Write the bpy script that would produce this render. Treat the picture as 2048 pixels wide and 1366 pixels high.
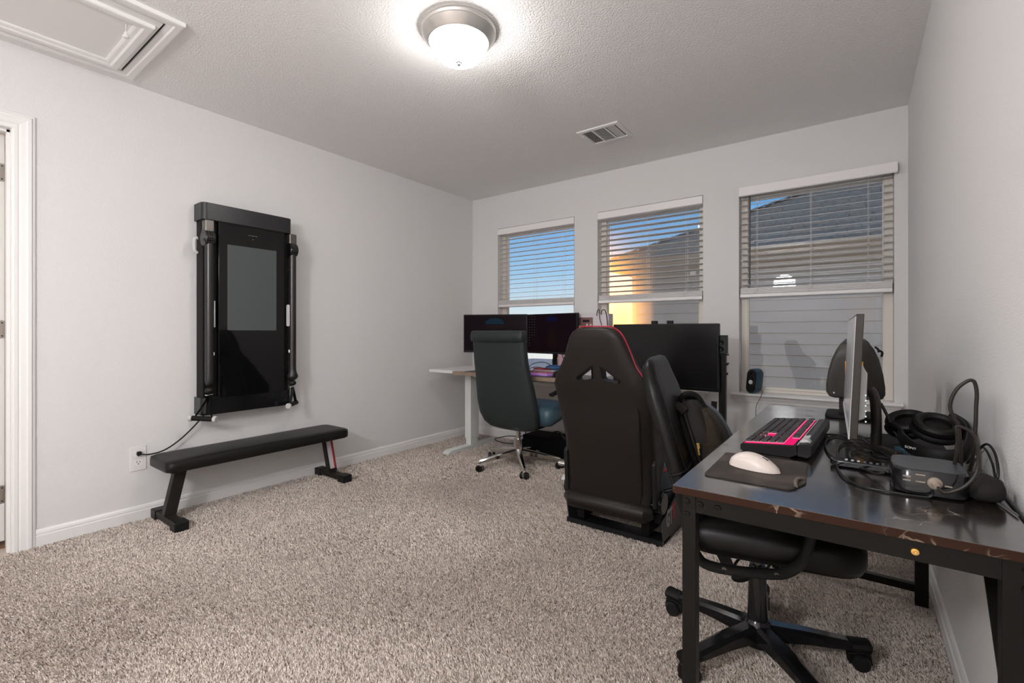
import bpy, bmesh, math, random
import numpy as np
from mathutils import Vector, Matrix, Euler, noise

for o in list(bpy.data.objects): bpy.data.objects.remove(o)
SC = bpy.context.scene
COL = SC.collection
R = math.radians
random.seed(7)

# ------------------------------------------------------------------ camera
PSI = math.atan(689 / 935.0)
cd = bpy.data.cameras.new('camera'); cam = bpy.data.objects.new('camera', cd); COL.objects.link(cam)
cam.location = (0, 0, 1.062)
cam.rotation_euler = (R(90), 0, PSI)
cd.sensor_width = 36.0; cd.lens = 36.0 * 935.0 / 2048.0
cd.shift_y = (664 - 683) / 2048.0
cd.clip_start = 0.05; cd.clip_end = 200
SC.camera = cam

# ------------------------------------------------------------------ view
SC.view_settings.view_transform = 'Standard'
SC.view_settings.look = 'None'
SC.view_settings.gamma = 1
SC.view_settings.use_curve_mapping = False
SC.view_settings.exposure = 0.34

# ------------------------------------------------------------------ sky and sun
SUN_DIR = Vector((-0.4226, 0.929, 0.024)).normalized()      # towards the setting sun
w = bpy.data.worlds.new('sky'); SC.world = w; w.use_nodes = True
nt = w.node_tree; nt.nodes.clear()
def N(t, tp, **k):
    n = t.nodes.new(tp)
    for a, b in k.items(): setattr(n, a, b)
    return n
tc = N(nt, 'ShaderNodeTexCoord'); sep = N(nt, 'ShaderNodeSeparateXYZ')
nt.links.new(tc.outputs['Generated'], sep.inputs[0])
rp = N(nt, 'ShaderNodeValToRGB'); nt.links.new(sep.outputs['Z'], rp.inputs[0])
e = rp.color_ramp.elements
e[0].position = 0.0; e[0].color = (0.92, 0.93, 0.90, 1)
e[1].position = 1.0; e[1].color = (0.20, 0.26, 0.38, 1)
for p, c in ((0.05, (0.70, 0.84, 0.92, 1)), (0.13, (0.36, 0.63, 0.92, 1)), (0.25, (0.13, 0.37, 0.75, 1)), (0.5, (0.22, 0.33, 0.50, 1))):
    q = e.new(p); q.color = c
dot = N(nt, 'ShaderNodeVectorMath', operation='DOT_PRODUCT'); nt.links.new(tc.outputs['Generated'], dot.inputs[0]); dot.inputs[1].default_value = SUN_DIR
mx = N(nt, 'ShaderNodeMath', operation='MAXIMUM'); nt.links.new(dot.outputs['Value'], mx.inputs[0]); mx.inputs[1].default_value = 0
pw = N(nt, 'ShaderNodeMath', operation='POWER'); nt.links.new(mx.outputs[0], pw.inputs[0]); pw.inputs[1].default_value = 650
ad = N(nt, 'ShaderNodeMix', data_type='RGBA'); nt.links.new(pw.outputs[0], ad.inputs[0]); nt.links.new(rp.outputs[0], ad.inputs[6]); ad.inputs[7].default_value = (0.85, 0.50, 0.12, 1)
bg = N(nt, 'ShaderNodeBackground'); bg.inputs[1].default_value = 0.82
nt.links.new(ad.outputs[2], bg.inputs[0])
wo = N(nt, 'ShaderNodeOutputWorld'); nt.links.new(bg.outputs[0], wo.inputs[0])
sl = bpy.data.lights.new('sun', 'SUN'); sl.energy = 1.7; sl.color = (1.0, 0.42, 0.07); sl.angle = R(0.6)
sun = bpy.data.objects.new('sun', sl); COL.objects.link(sun)
sun.rotation_euler = SUN_DIR.to_track_quat('Z', 'Y').to_euler()
LAMP_E = 40.0
# added fill light, unseen behind the camera, lifting the ceiling and window wall
al = bpy.data.lights.new('rear_fill_light', 'POINT'); al.shadow_soft_size = 0.16; al.energy = 80; al.color = (0.98, 0.98, 1.0)
alo = bpy.data.objects.new('rear_fill_light', al); COL.objects.link(alo); alo.location = (-0.95, -1.15, 1.84)
hl = bpy.data.lights.new('hall_light', 'AREA'); hl.size = 0.5; hl.energy = 9; hl.color = (1.0, 0.86, 0.7)
hlo = bpy.data.objects.new('hall_light', hl); COL.objects.link(hlo); hlo.location = (-4.1, 0.0, 2.3)

# ------------------------------------------------------------------ materials
MATS = {}
def mat(name, col, rough=0.5, metal=0.0, bump=None, var=None, emit=None, coat=0, sheen=0, spec=None, trans=0):
    """bump=(scale,strength,dist,detail) noise bump; var=(scale,col2,low,high) noise colour variation"""
    m = bpy.data.materials.new(name); m.use_nodes = True
    t = m.node_tree; b = t.nodes['Principled BSDF']
    b.inputs['Base Color'].default_value = (*col, 1); b.inputs['Roughness'].default_value = rough
    b.inputs['Metallic'].default_value = metal
    if coat: b.inputs['Coat Weight'].default_value = coat; b.inputs['Coat Roughness'].default_value = 0.08
    if sheen: b.inputs['Sheen Weight'].default_value = sheen
    if spec is not None: b.inputs['Specular IOR Level'].default_value = spec
    if emit: b.inputs['Emission Color'].default_value = (*emit[0], 1); b.inputs['Emission Strength'].default_value = emit[1]
    co = None
    if bump or var:
        co = N(t, 'ShaderNodeTexCoord')
    if bump:
        n = N(t, 'ShaderNodeTexNoise'); n.inputs['Scale'].default_value = bump[0]; n.inputs['Detail'].default_value = bump[3] if len(bump) > 3 else 2
        t.links.new(co.outputs['Object'], n.inputs['Vector'])
        bn = N(t, 'ShaderNodeBump'); bn.inputs['Strength'].default_value = bump[1]; bn.inputs['Distance'].default_value = bump[2]
        t.links.new(n.outputs['Fac'], bn.inputs['Height']); t.links.new(bn.outputs[0], b.inputs['Normal'])
    if var:
        n = N(t, 'ShaderNodeTexNoise'); n.inputs['Scale'].default_value = var[0]; n.inputs['Detail'].default_value = 4
        t.links.new(co.outputs['Object'], n.inputs['Vector'])
        r = N(t, 'ShaderNodeValToRGB'); r.color_ramp.elements[0].position = var[2]; r.color_ramp.elements[1].position = var[3]
        r.color_ramp.elements[0].color = (*col, 1); r.color_ramp.elements[1].color = (*var[1], 1)
        t.links.new(n.outputs['Fac'], r.inputs[0]); t.links.new(r.outputs[0], b.inputs['Base Color'])
    MATS[name] = m
    return m
def emat(name, col, s):
    m = bpy.data.materials.new(name); m.use_nodes = True; t = m.node_tree; t.nodes.clear()
    em = N(t, 'ShaderNodeEmission'); em.inputs[0].default_value = (*col, 1); em.inputs[1].default_value = s
    o = N(t, 'ShaderNodeOutputMaterial'); t.links.new(em.outputs[0], o.inputs[0]); return m

M_wall = mat('painted_wall', (0.775, 0.762, 0.755), 0.85, bump=(210, 0.55, 0.0030, 3))
M_ceil = mat('painted_ceiling', (0.90, 0.885, 0.875), 0.9, bump=(120, 0.8, 0.006, 3))
M_trim = mat('white_trim_paint', (0.86, 0.845, 0.83), 0.35)
M_door = mat('door_paint', (0.76, 0.74, 0.72), 0.4)
M_vinyl = mat('window_vinyl', (0.76, 0.71, 0.64), 0.45)
M_blind = mat('blind_white', (0.90, 0.875, 0.87), 0.4)
M_slat = mat('blind_slat_backlit', (0.70, 0.685, 0.68), 0.45)  # blind white darkened for the open slats, backlit shade put into the colour
M_cord = mat('white_cord', (0.8, 0.78, 0.75), 0.7)
M_nickel = mat('brushed_nickel', (0.72, 0.70, 0.67), 0.32, 1.0, bump=(300, 0.1, 0.001))
M_steel = mat('hinge_steel', (0.42, 0.39, 0.35), 0.4, 1.0)
M_chrome = mat('chrome', (0.75, 0.74, 0.72), 0.12, 1.0)
M_dark = mat('dark_void', (0.01, 0.01, 0.01), 0.8)
M_ventdk = mat('duct_dark', (0.03, 0.027, 0.025), 0.9)
M_black = mat('black_plastic', (0.012, 0.012, 0.012), 0.4, spec=0.25)
M_blackgl = mat('black_gloss', (0.008, 0.008, 0.009), 0.12)
M_blackmat = mat('black_matte', (0.005, 0.0046, 0.0043), 0.6, spec=0.25)
M_bmetal = mat('black_powder_coat', (0.007, 0.0058, 0.005), 0.42, 0.3, spec=0.25)
M_gym = mat('gym_dark_metal', (0.045, 0.044, 0.046), 0.38, 0.6)
M_gym2 = mat('gym_arm_metal', (0.055, 0.052, 0.050), 0.3, 0.7)
M_gymtrk = mat('gym_track_metal', (0.20, 0.18, 0.165), 0.35, 0.9)
M_glassblk = mat('black_glass', (0.004, 0.004, 0.004), 0.04, spec=0.6)
M_disp = mat('display_glass', (0.075, 0.088, 0.088), 0.05, spec=0.9)
M_screenoff = mat('screen_off', (0.006, 0.0055, 0.0055), 0.22, spec=0.22)
M_screenon = mat('screen_dark_on', (0.002, 0.002, 0.003), 0.15, spec=0.06, emit=((0.02, 0.004, 0.01), 0.15))
M_leather = mat('black_leather', (0.005, 0.0044, 0.004), 0.38, bump=(500, 0.25, 0.001, 3), spec=0.25)
M_seatback = mat('brown_black_vinyl', (0.016, 0.0125, 0.0105), 0.42, bump=(450, 0.2, 0.001, 3), spec=0.25)
M_seatside = mat('charcoal_vinyl', (0.028, 0.030, 0.031), 0.38, bump=(450, 0.2, 0.001, 3), spec=0.25)
M_red = mat('red_vinyl', (0.45, 0.015, 0.03), 0.4)
M_redtrim = mat('red_piping', (0.42, 0.012, 0.04), 0.4)
M_pinkv = mat('rose_vinyl', (0.45, 0.16, 0.19), 0.45)
M_teal = mat('dark_teal_leather', (0.026, 0.033, 0.032), 0.45, bump=(450, 0.15, 0.001, 3), spec=0.25)
M_tealsheen = mat('teal_leather_sky_sheen', (0.05, 0.10, 0.125), 0.38)  # chair teal made lighter and bluer, sky sheen on the seat painted in
M_bench = mat('bench_vinyl', (0.012, 0.011, 0.010), 0.42, bump=(600, 0.15, 0.001), spec=0.25)
M_benchmet = mat('bench_steel', (0.030, 0.026, 0.023), 0.45, 0.4, spec=0.25)
M_sticker = mat('white_sticker', (0.62, 0.58, 0.60), 0.5)
M_redst = mat('red_sticker', (0.42, 0.03, 0.03), 0.5)
M_wdesk = mat('white_desk', (0.78, 0.77, 0.77), 0.35)
M_wleg = mat('white_steel', (0.74, 0.75, 0.72), 0.35)
M_wood = mat('light_brown_wood', (0.33, 0.245, 0.185), 0.5, var=(8, (0.25, 0.175, 0.125), 0.35, 0.7))
M_mat = mat('desk_mat', (0.035, 0.035, 0.04), 0.35)
M_grey = mat('dark_grey_shell', (0.050, 0.045, 0.041), 0.42, bump=(700, 0.15, 0.0006), spec=0.25)
M_orange = mat('orange_sticker', (0.85, 0.36, 0.02), 0.5)
M_silver = mat('silver_plastic', (0.55, 0.54, 0.53), 0.35)
M_silscr = mat('silver_screen', (0.50, 0.51, 0.53), 0.16, spec=0.7)
M_slate = mat('slate_plastic', (0.040, 0.085, 0.115), 0.45, spec=0.25)
M_mouse = mat('cream_mouse_plastic', (0.68, 0.60, 0.545), 0.35)
M_mpad = mat('worn_mousepad', (0.030, 0.023, 0.019), 0.85, var=(9, (0.115, 0.09, 0.075), 0.5, 0.78))
M_case = mat('white_case', (0.72, 0.66, 0.69), 0.4)
M_pinkc = mat('pink_case', (0.62, 0.40, 0.45), 0.45)
M_casewin = mat('smoked_case_window', (0.22, 0.12, 0.11), 0.15)
M_green = emat('green_fan_glow', (0.05, 0.45, 0.18), 0.6)
M_pinkglow = emat('pink_key_glow', (1.0, 0.035, 0.17), 1.1)
M_pinkhi = emat('pink_key_highlight', (1.0, 0.30, 0.36), 1.1)
M_pinkbed = emat('pink_keyboard_bed_glow', (0.85, 0.015, 0.16), 0.8)
M_led = emat('indicator_light', (0.8, 0.95, 0.85), 0.8)
M_key = mat('black_keycap', (0.012, 0.012, 0.013), 0.45, spec=0.3)
M_siding = mat('beige_siding', (0.41, 0.355, 0.32), 0.75)
M_fascia = mat('brown_fascia', (0.33, 0.25, 0.19), 0.7)
M_soffit = mat('tan_soffit', (0.42, 0.31, 0.21), 0.8)
M_shing = mat('grey_shingle', (0.34, 0.27, 0.215), 0.9, bump=(60, 0.6, 0.01, 4), var=(14, (0.46, 0.37, 0.30), 0.35, 0.7))
M_ground = mat('outdoor_ground', (0.62, 0.61, 0.58), 0.95)
M_hallwood = mat('hall_wood_floor', (0.18, 0.10, 0.055), 0.4)
M_greystrap = mat('blue_grey_strap', (0.11, 0.13, 0.15), 0.5)
M_gold = mat('brass', (0.80, 0.48, 0.14), 0.3, 1.0)
M_purple = mat('purple_plastic', (0.40, 0.24, 0.50), 0.4, emit=((0.40, 0.14, 0.6), 0.15))
M_blue = mat('blue_plastic', (0.03, 0.10, 0.24), 0.4)
M_white = mat('white_plastic', (0.80, 0.78, 0.76), 0.4)
M_text = mat('light_lettering', (0.60, 0.58, 0.55), 0.5)
M_plug = mat('plug_tan', (0.30, 0.24, 0.19), 0.45)
M_dock = mat('dock_top', (0.040, 0.045, 0.052), 0.35)
M_pack = mat('pack_nylon', (0.013, 0.011, 0.010), 0.75, bump=(250, 0.5, 0.002, 2), spec=0.25)

# woven mesh pocket: fine diagonal weave relief
M_mesh = mat('mesh_pocket', (0.060, 0.043, 0.030), 0.6, spec=0.25)
t = M_mesh.node_tree; b = t.nodes['Principled BSDF']; co = N(t, 'ShaderNodeTexCoord')
wv = N(t, 'ShaderNodeTexWave'); wv.inputs['Scale'].default_value = 110; wv.inputs['Distortion'].default_value = 1.5; wv.bands_direction = 'DIAGONAL'; wv.bands_direction = 'Z'; t.links.new(co.outputs['Object'], wv.inputs[0])
cr = N(t, 'ShaderNodeValToRGB'); cr.color_ramp.elements[0].color = (0.010, 0.008, 0.006, 1); cr.color_ramp.elements[1].color = (0.060, 0.042, 0.028, 1)
t.links.new(wv.outputs['Fac'], cr.inputs[0]); t.links.new(cr.outputs[0], b.inputs['Base Color'])
bn = N(t, 'ShaderNodeBump'); bn.inputs['Distance'].default_value = 0.002; t.links.new(wv.outputs['Fac'], bn.inputs['Height']); t.links.new(bn.outputs[0], b.inputs['Normal'])

# black marble laminate with fine pale veins, glossy top
def marble(name, base, vein, rough, thr, vs=12):
    m = bpy.data.materials.new(name); m.use_nodes = True
    t = m.node_tree; b = t.nodes['Principled BSDF']; co = N(t, 'ShaderNodeTexCoord')
    nz = N(t, 'ShaderNodeTexNoise'); nz.inputs['Scale'].default_value = 5; nz.inputs['Detail'].default_value = 5
    t.links.new(co.outputs['Object'], nz.inputs['Vector'])
    mp = N(t, 'ShaderNodeVectorMath', operation='MULTIPLY_ADD'); mp.inputs[1].default_value = (0.22, 0.22, 0.22)
    t.links.new(nz.outputs['Color'], mp.inputs[0]); t.links.new(co.outputs['Object'], mp.inputs[2])
    vo = N(t, 'ShaderNodeTexVoronoi', feature='DISTANCE_TO_EDGE'); vo.inputs['Scale'].default_value = vs
    t.links.new(mp.outputs[0], vo.inputs['Vector'])
    r1 = N(t, 'ShaderNodeValToRGB'); r1.color_ramp.elements[0].position = 0.0; r1.color_ramp.elements[0].color = (1, 1, 1, 1)
    r1.color_ramp.elements[1].position = thr; r1.color_ramp.elements[1].color = (0, 0, 0, 1); t.links.new(vo.outputs['Distance'], r1.inputs[0])
    n2 = N(t, 'ShaderNodeTexNoise'); n2.inputs['Scale'].default_value = 6.5; t.links.new(co.outputs['Object'], n2.inputs['Vector'])
    r2 = N(t, 'ShaderNodeValToRGB'); r2.color_ramp.elements[0].position = 0.48; r2.color_ramp.elements[1].position = 0.62; t.links.new(n2.outputs['Fac'], r2.inputs[0])
    ml = N(t, 'ShaderNodeMath', operation='MULTIPLY'); t.links.new(r1.outputs[0], ml.inputs[0]); t.links.new(r2.outputs[0], ml.inputs[1])
    mixc = N(t, 'ShaderNodeMix', data_type='RGBA'); mixc.inputs[6].default_value = (*base, 1); mixc.inputs[7].default_value = (*vein, 1)
    t.links.new(ml.outputs[0], mixc.inputs[0]); t.links.new(mixc.outputs[2], b.inputs['Base Color'])
    n3 = N(t, 'ShaderNodeTexNoise'); n3.inputs['Scale'].default_value = 14; n3.inputs['Detail'].default_value = 6; t.links.new(co.outputs['Object'], n3.inputs['Vector'])
    mr = N(t, 'ShaderNodeMapRange'); mr.inputs[1].default_value = 0.3; mr.inputs[2].default_value = 0.7; mr.inputs[3].default_value = rough - 0.07; mr.inputs[4].default_value = rough + 0.09
    t.links.new(n3.outputs['Fac'], mr.inputs[0]); t.links.new(mr.outputs[0], b.inputs['Roughness'])
    b.inputs['Specular IOR Level'].default_value = 0.9
    return m
M_marble = marble('black_marble_laminate', (0.016, 0.011, 0.009), (0.40, 0.34, 0.29), 0.19, 0.012, 16)
M_marbedge = marble('brown_marble_edge', (0.026, 0.008, 0.003), (0.50, 0.38, 0.28), 0.38, 0.05, 26)
M_marbedge.node_tree.nodes['Principled BSDF'].inputs['Specular IOR Level'].default_value = 0.2
M_marble.node_tree.nodes['Principled BSDF'].inputs['Coat Weight'].default_value = 1.0
M_marble.node_tree.nodes['Principled BSDF'].inputs['Coat IOR'].default_value = 1.75
M_marble.node_tree.nodes['Principled BSDF'].inputs['Coat Roughness'].default_value = 0.13

# window glass: mostly clear with surface reflection
def glassmat():
    m = bpy.data.materials.new('window_glass'); m.use_nodes = True; t = m.node_tree; t.nodes.clear()
    tr = N(t, 'ShaderNodeBsdfTransparent'); tr.inputs[0].default_value = (0.96, 0.97, 0.97, 1)
    gl = N(t, 'ShaderNodeBsdfGlossy'); gl.inputs['Roughness'].default_value = 0.01
    fr = N(t, 'ShaderNodeFresnel'); fr.inputs[0].default_value = 1.45
    mi = N(t, 'ShaderNodeMixShader'); t.links.new(fr.outputs[0], mi.inputs[0]); t.links.new(tr.outputs[0], mi.inputs[1]); t.links.new(gl.outputs[0], mi.inputs[2])
    o = N(t, 'ShaderNodeOutputMaterial'); t.links.new(mi.outputs[0], o.inputs[0]); return m
M_glass = glassmat()
def meshscreen():
    m = bpy.data.materials.new('insect_screen'); m.use_nodes = True; t = m.node_tree; t.nodes.clear()
    tr = N(t, 'ShaderNodeBsdfTransparent'); tr.inputs[0].default_value = (0.97, 0.97, 0.97, 1)
    rf = N(t, 'ShaderNodeBsdfRefraction'); rf.inputs['Roughness'].default_value = 0.62; rf.inputs['IOR'].default_value = 1.28
    co = N(t, 'ShaderNodeTexCoord'); n = N(t, 'ShaderNodeTexNoise'); n.inputs['Scale'].default_value = 260; t.links.new(co.outputs['Object'], n.inputs['Vector'])
    mr = N(t, 'ShaderNodeMapRange'); mr.inputs[1].default_value = 0.35; mr.inputs[2].default_value = 0.65; mr.inputs[3].default_value = 0.05; mr.inputs[4].default_value = 0.30
    t.links.new(n.outputs['Fac'], mr.inputs[0])
    mi = N(t, 'ShaderNodeMixShader'); t.links.new(mr.outputs[0], mi.inputs[0]); t.links.new(tr.outputs[0], mi.inputs[1]); t.links.new(rf.outputs[0], mi.inputs[2])
    o = N(t, 'ShaderNodeOutputMaterial'); t.links.new(mi.outputs[0], o.inputs[0]); return m
M_insect = meshscreen()

# carpet fibres: colour per tuft
M_pile = bpy.data.materials.new('carpet_pile'); M_pile.use_nodes = True
t = M_pile.node_tree; b = t.nodes['Principled BSDF']; at_ = N(t, 'ShaderNodeAttribute'); at_.attribute_name = 'tuft'
t.links.new(at_.outputs['Color'], b.inputs['Base Color']); b.inputs['Roughness'].default_value = 0.9; b.inputs['Specular IOR Level'].default_value = 0.15
M_carpet = mat('carpet_backing', (0.44, 0.375, 0.33), 0.95, bump=(220, 0.8, 0.006, 3), var=(160, (0.62, 0.54, 0.48), 0.4, 0.6))

# ------------------------------------------------------------------ mesh helpers
class MB:
    def __init__(s): s.v = []; s.f = []; s.mi = []; s.cur = 0
    def add(s, vs, fs):
        o = len(s.v); s.v += [tuple(v) for v in vs]
        for f in fs: s.f.append([i + o for i in f]); s.mi.append(s.cur)
        return s
    def box(s, x0, x1, y0, y1, z0, z1):
        return s.add([(x, y, z) for z in (z0, z1) for y in (y0, y1) for x in (x0, x1)],
                     [(0, 2, 3, 1), (4, 5, 7, 6), (0, 1, 5, 4), (2, 6, 7, 3), (0, 4, 6, 2), (1, 3, 7, 5)])
    def obox(s, c, size, rot=(0, 0, 0)):
        E = Euler(rot).to_matrix(); c = Vector(c)
        vs = [c + E @ Vector((x * size[0] / 2, y * size[1] / 2, z * size[2] / 2)) for z in (-1, 1) for y in (-1, 1) for x in (-1, 1)]
        return s.add(vs, [(0, 2, 3, 1), (4, 5, 7, 6), (0, 1, 5, 4), (2, 6, 7, 3), (0, 4, 6, 2), (1, 3, 7, 5)])
    def beam(s, p0, p1, wd, ht, up=(0, 0, 1)):
        p0 = Vector(p0); p1 = Vector(p1); d = (p1 - p0).normalized(); a = d.cross(Vector(up)).normalized(); u = a.cross(d)
        vs = [p + a * (i * wd / 2) + u * (j * ht / 2) for p in (p0, p1) for i, j in ((-1, -1), (1, -1), (1, 1), (-1, 1))]
        return s.add(vs, [(0, 1, 2, 3), (7, 6, 5, 4), (0, 4, 5, 1), (1, 5, 6, 2), (2, 6, 7, 3), (3, 7, 4, 0)])
    def loft(s, rings, cap=True, closed=False):
        n = len(rings[0]); vs = [p for r in rings for p in r]; fs = []
        m = len(rings)
        for i in range(m if closed else m - 1):
            for j in range(n):
                a = i * n + j; b_ = i * n + (j + 1) % n; c = ((i + 1) % m) * n + (j + 1) % n; d = ((i + 1) % m) * n + j
                fs.append((a, b_, c, d))
        if cap and not closed:
            fs.append(tuple(range(n))[::-1]); fs.append(tuple((m - 1) * n + k for k in range(n)))
        return s.add(vs, fs)
    def tube(s, pts, r, n=8, closed=False, flat=None, up=None):
        P = [Vector(p) for p in pts]; m = len(P); rings = []; ref = None
        for i in range(m):
            if closed: d = P[(i + 1) % m] - P[i - 1]
            else: d = P[min(i + 1, m - 1)] - P[max(i - 1, 0)]
            d.normalize()
            if up is not None: ref = Vector(up)
            elif ref is None: ref = Vector((0, 0, 1)) if abs(d.z) < 0.9 else Vector((1, 0, 0))
            a = d.cross(ref)
            if a.length < 1e-5: a = d.orthogonal()
            a.normalize(); u = a.cross(d).normalized()
            if up is None: ref = u
            rr = r[i] if isinstance(r, (list, tuple)) else r
            fx, fy = flat if flat else (1, 1)
            rings.append([P[i] + a * (math.cos(2 * math.pi * k / n) * rr * fx) + u * (math.sin(2 * math.pi * k / n) * rr * fy) for k in range(n)])
        return s.loft(rings, True, closed)
    def cyl(s, p0, p1, r0, r1=None, n=16): return s.tube([p0, p1], [r0, r0 if r1 is None else r1], n)
    def lathe(s, prof, c=(0, 0, 0), n=32, axis=(0, 0, 1)):
        q = Vector((0, 0, 1)).rotation_difference(Vector(axis)); c = Vector(c)
        rings = [[c + q @ Vector((max(r, 1e-4) * math.cos(2 * math.pi * k / n), max(r, 1e-4) * math.sin(2 * math.pi * k / n), z)) for k in range(n)] for r, z in prof]
        return s.loft(rings)
    def sphere(s, c, r, nu=16, nv=10, rot=(0, 0, 0), p=1.0):
        E = Euler(rot).to_matrix(); c = Vector(c); r = r if isinstance(r, (tuple, list)) else (r, r, r)
        def pw_(x): return math.copysign(abs(x) ** p, x)
        rings = []
        for i in range(nv + 1):
            th = math.pi * i / nv; rr = max(math.sin(th), 1e-3)
            rings.append([c + E @ Vector((r[0] * pw_(rr * math.cos(2 * math.pi * k / nu)), r[1] * pw_(rr * math.sin(2 * math.pi * k / nu)), -r[2] * pw_(math.cos(th)))) for k in range(nu)])
        return s.loft(rings)
    def prism(s, poly, ax, a0, a1):
        """poly in the two remaining axes (order x,y,z without ax)"""
        def mk(u, v, w_): return {'x': (w_, u, v), 'y': (u, w_, v), 'z': (u, v, w_)}[ax]
        n = len(poly)
        vs = [mk(u, v, a0) for u, v in poly] + [mk(u, v, a1) for u, v in poly]
        fs = [tuple(range(n))[::-1], tuple(range(n, 2 * n))] + [(i, (i + 1) % n, n + (i + 1) % n, n + i) for i in range(n)]
        return s.add(vs, fs)
    def tf(s, M):
        s.v = [tuple(M @ Vector(v)) for v in s.v]; return s
    def build(s, name, m, parent=None, smooth=False, bevel=0, seg=2, sub=0, label=None, kind=None, local=False, ang=0.6):
        me = bpy.data.meshes.new(name)
        vs = s.v
        rt = parent
        while rt is not None and rt.parent is not None: rt = rt.parent
        if rt is not None and not local:
            MI = rt.matrix_basis.inverted(); vs = [tuple(MI @ Vector(v)) for v in vs]
        me.from_pydata(vs, [], s.f)
        bm = bmesh.new(); bm.from_mesh(me); bmesh.ops.recalc_face_normals(bm, faces=bm.faces); bm.to_mesh(me); bm.free()
        ms = m if isinstance(m, (list, tuple)) else [m]
        for q in ms: me.materials.append(q)
        if len(ms) > 1: me.polygons.foreach_set('material_index', s.mi)
        if smooth or sub:
            me.polygons.foreach_set('use_smooth', [True] * len(me.polygons))
            if not sub: me.set_sharp_from_angle(angle=ang)
        me.update()
        o = bpy.data.objects.new(name, me); COL.objects.link(o)
        if parent is not None: o.parent = parent
        if bevel:
            bv = o.modifiers.new('bevel', 'BEVEL'); bv.width = bevel; bv.segments = seg; bv.limit_method = 'ANGLE'; bv.angle_limit = 0.7
            if not smooth:
                me.polygons.foreach_set('use_smooth', [True] * len(me.polygons)); me.set_sharp_from_angle(angle=0.6)
                bv.harden_normals = True
        if sub:
            sb = o.modifiers.new('sub', 'SUBSURF'); sb.levels = sub; sb.render_levels = sub
        if label: o['label'] = label
        if kind: o['kind'] = kind
        return o

def thing(name, label, cat, loc=(0, 0, 0), rz=0, group=None):
    o = bpy.data.objects.new(name, None); COL.objects.link(o); o.location = loc; o.rotation_euler = (0, 0, rz)
    o.empty_display_size = 0.05
    o.matrix_basis = Matrix.Translation(loc) @ Matrix.Rotation(rz, 4, 'Z')
    o['label'] = label; o['category'] = cat
    if group: o['group'] = group
    return o
def tag(o, label, cat, group=None):
    o['label'] = label; o['category'] = cat
    if group: o['group'] = group
    return o
def struct(o, label=None, cat=None):
    o['kind'] = 'structure'
    if label: o['label'] = label
    if cat: o['category'] = cat
    return o
def spl(pts, k=8, closed=False):
    P = [Vector(p) for p in pts]; n = len(P); out = []
    rng = n if closed else n - 1
    for i in range(rng):
        p0 = P[(i - 1) % n] if (closed or i > 0) else P[0] * 2 - P[1]
        p1 = P[i]; p2 = P[(i + 1) % n]; p3 = P[(i + 2) % n] if (closed or i + 2 < n) else P[-1] * 2 - P[-2]
        for j in range(k):
            u = j / k
            out.append(0.5 * ((2 * p1) + (p2 - p0) * u + (2 * p0 - 5 * p1 + 4 * p2 - p3) * u * u + (3 * p1 - p0 - 3 * p2 + p3) * u ** 3))
    if not closed: out.append(P[-1])
    return out
def rrect(x0, x1, y0, y1, r, k=5):
    out = []
    for cx_, cy_, a0 in ((x1 - r, y1 - r, 0), (x0 + r, y1 - r, 90), (x0 + r, y0 + r, 180), (x1 - r, y0 + r, 270)):
        for i in range(k + 1):
            a = R(a0 + 90 * i / k); out.append((cx_ + r * math.cos(a), cy_ + r * math.sin(a)))
    return out
def carve(o, cutters):
    """boolean difference, applied at once; the cutters are removed again"""
    for c in cutters:
        md = o.modifiers.new('cut', 'BOOLEAN'); md.object = c; md.operation = 'DIFFERENCE'; md.solver = 'EXACT'; md.use_self = True
    dg = bpy.context.evaluated_depsgraph_get(); ev = o.evaluated_get(dg)
    me = bpy.data.meshes.new_from_object(ev); old = o.data
    o.modifiers.clear(); o.data = me; bpy.data.meshes.remove(old)
    for c in cutters: bpy.data.objects.remove(c)
def text(name, s, size, M, m, parent, ext=0.0006, xs=1.0, bold=0.0):
    cu = bpy.data.curves.new(name, 'FONT'); cu.body = s; cu.size = size; cu.extrude = ext; cu.offset = bold; cu.align_x = 'LEFT'
    o = bpy.data.objects.new(name, cu); COL.objects.link(o)
    me = bpy.data.meshes.new_from_object(o.evaluated_get(bpy.context.evaluated_depsgraph_get()))
    bpy.data.objects.remove(o)
    rt = parent
    while rt.parent is not None: rt = rt.parent
    me.transform(rt.matrix_basis.inverted() @ M @ Matrix.Diagonal((xs, 1, 1, 1)))
    me.materials.clear(); me.materials.append(m)
    q = bpy.data.objects.new(name, me); COL.objects.link(q); q.parent = parent
    return q
def copy_tree(o, parent=None):
    c = o.copy(); COL.objects.link(c)
    if parent is not None: c.parent = parent
    for ch in list(o.children): copy_tree(ch, c)
    return c

# ------------------------------------------------------------------ room shell
XL, XR, YB, YF, H = -3.25, 0.252, 3.71, -2.2, 2.44
T = 0.115
DY0, DY1, DZ = -0.44, 0.378, 2.035      # door opening in the left wall
WZ0, WZ1 = 0.626, 2.10
WINS = [(-2.912, -2.038), (-1.811, -0.936), (-0.687, 0.187)]
struct(MB().box(XL - 1.6, XR + 0.3, YF - 0.2, YB + 0.16, -0.06, 0.0).build('floor', M_carpet), 'beige and grey cut-pile carpet floor')
struct(MB().box(XL - 1.6, XR + 0.3, YF - 0.2, YB + 0.16, H, H + 0.08).build('ceiling', M_ceil), 'white orange-peel textured ceiling')
m = MB()
m.box(XL - T, XL, DY1 + 0.018, YB, 0, H); m.box(XL - T, XL, YF, DY0 - 0.018, 0, H); m.box(XL - T, XL, DY0 - 0.018, DY1 + 0.018, DZ + 0.018, H)
struct(m.build('wall_left', M_wall), 'pale grey left wall with the workout machine')
struct(MB().box(XR, XR + T, YF, YB + 0.15, 0, H).build('wall_right', M_wall), 'pale grey right wall behind the black desk')
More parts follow.
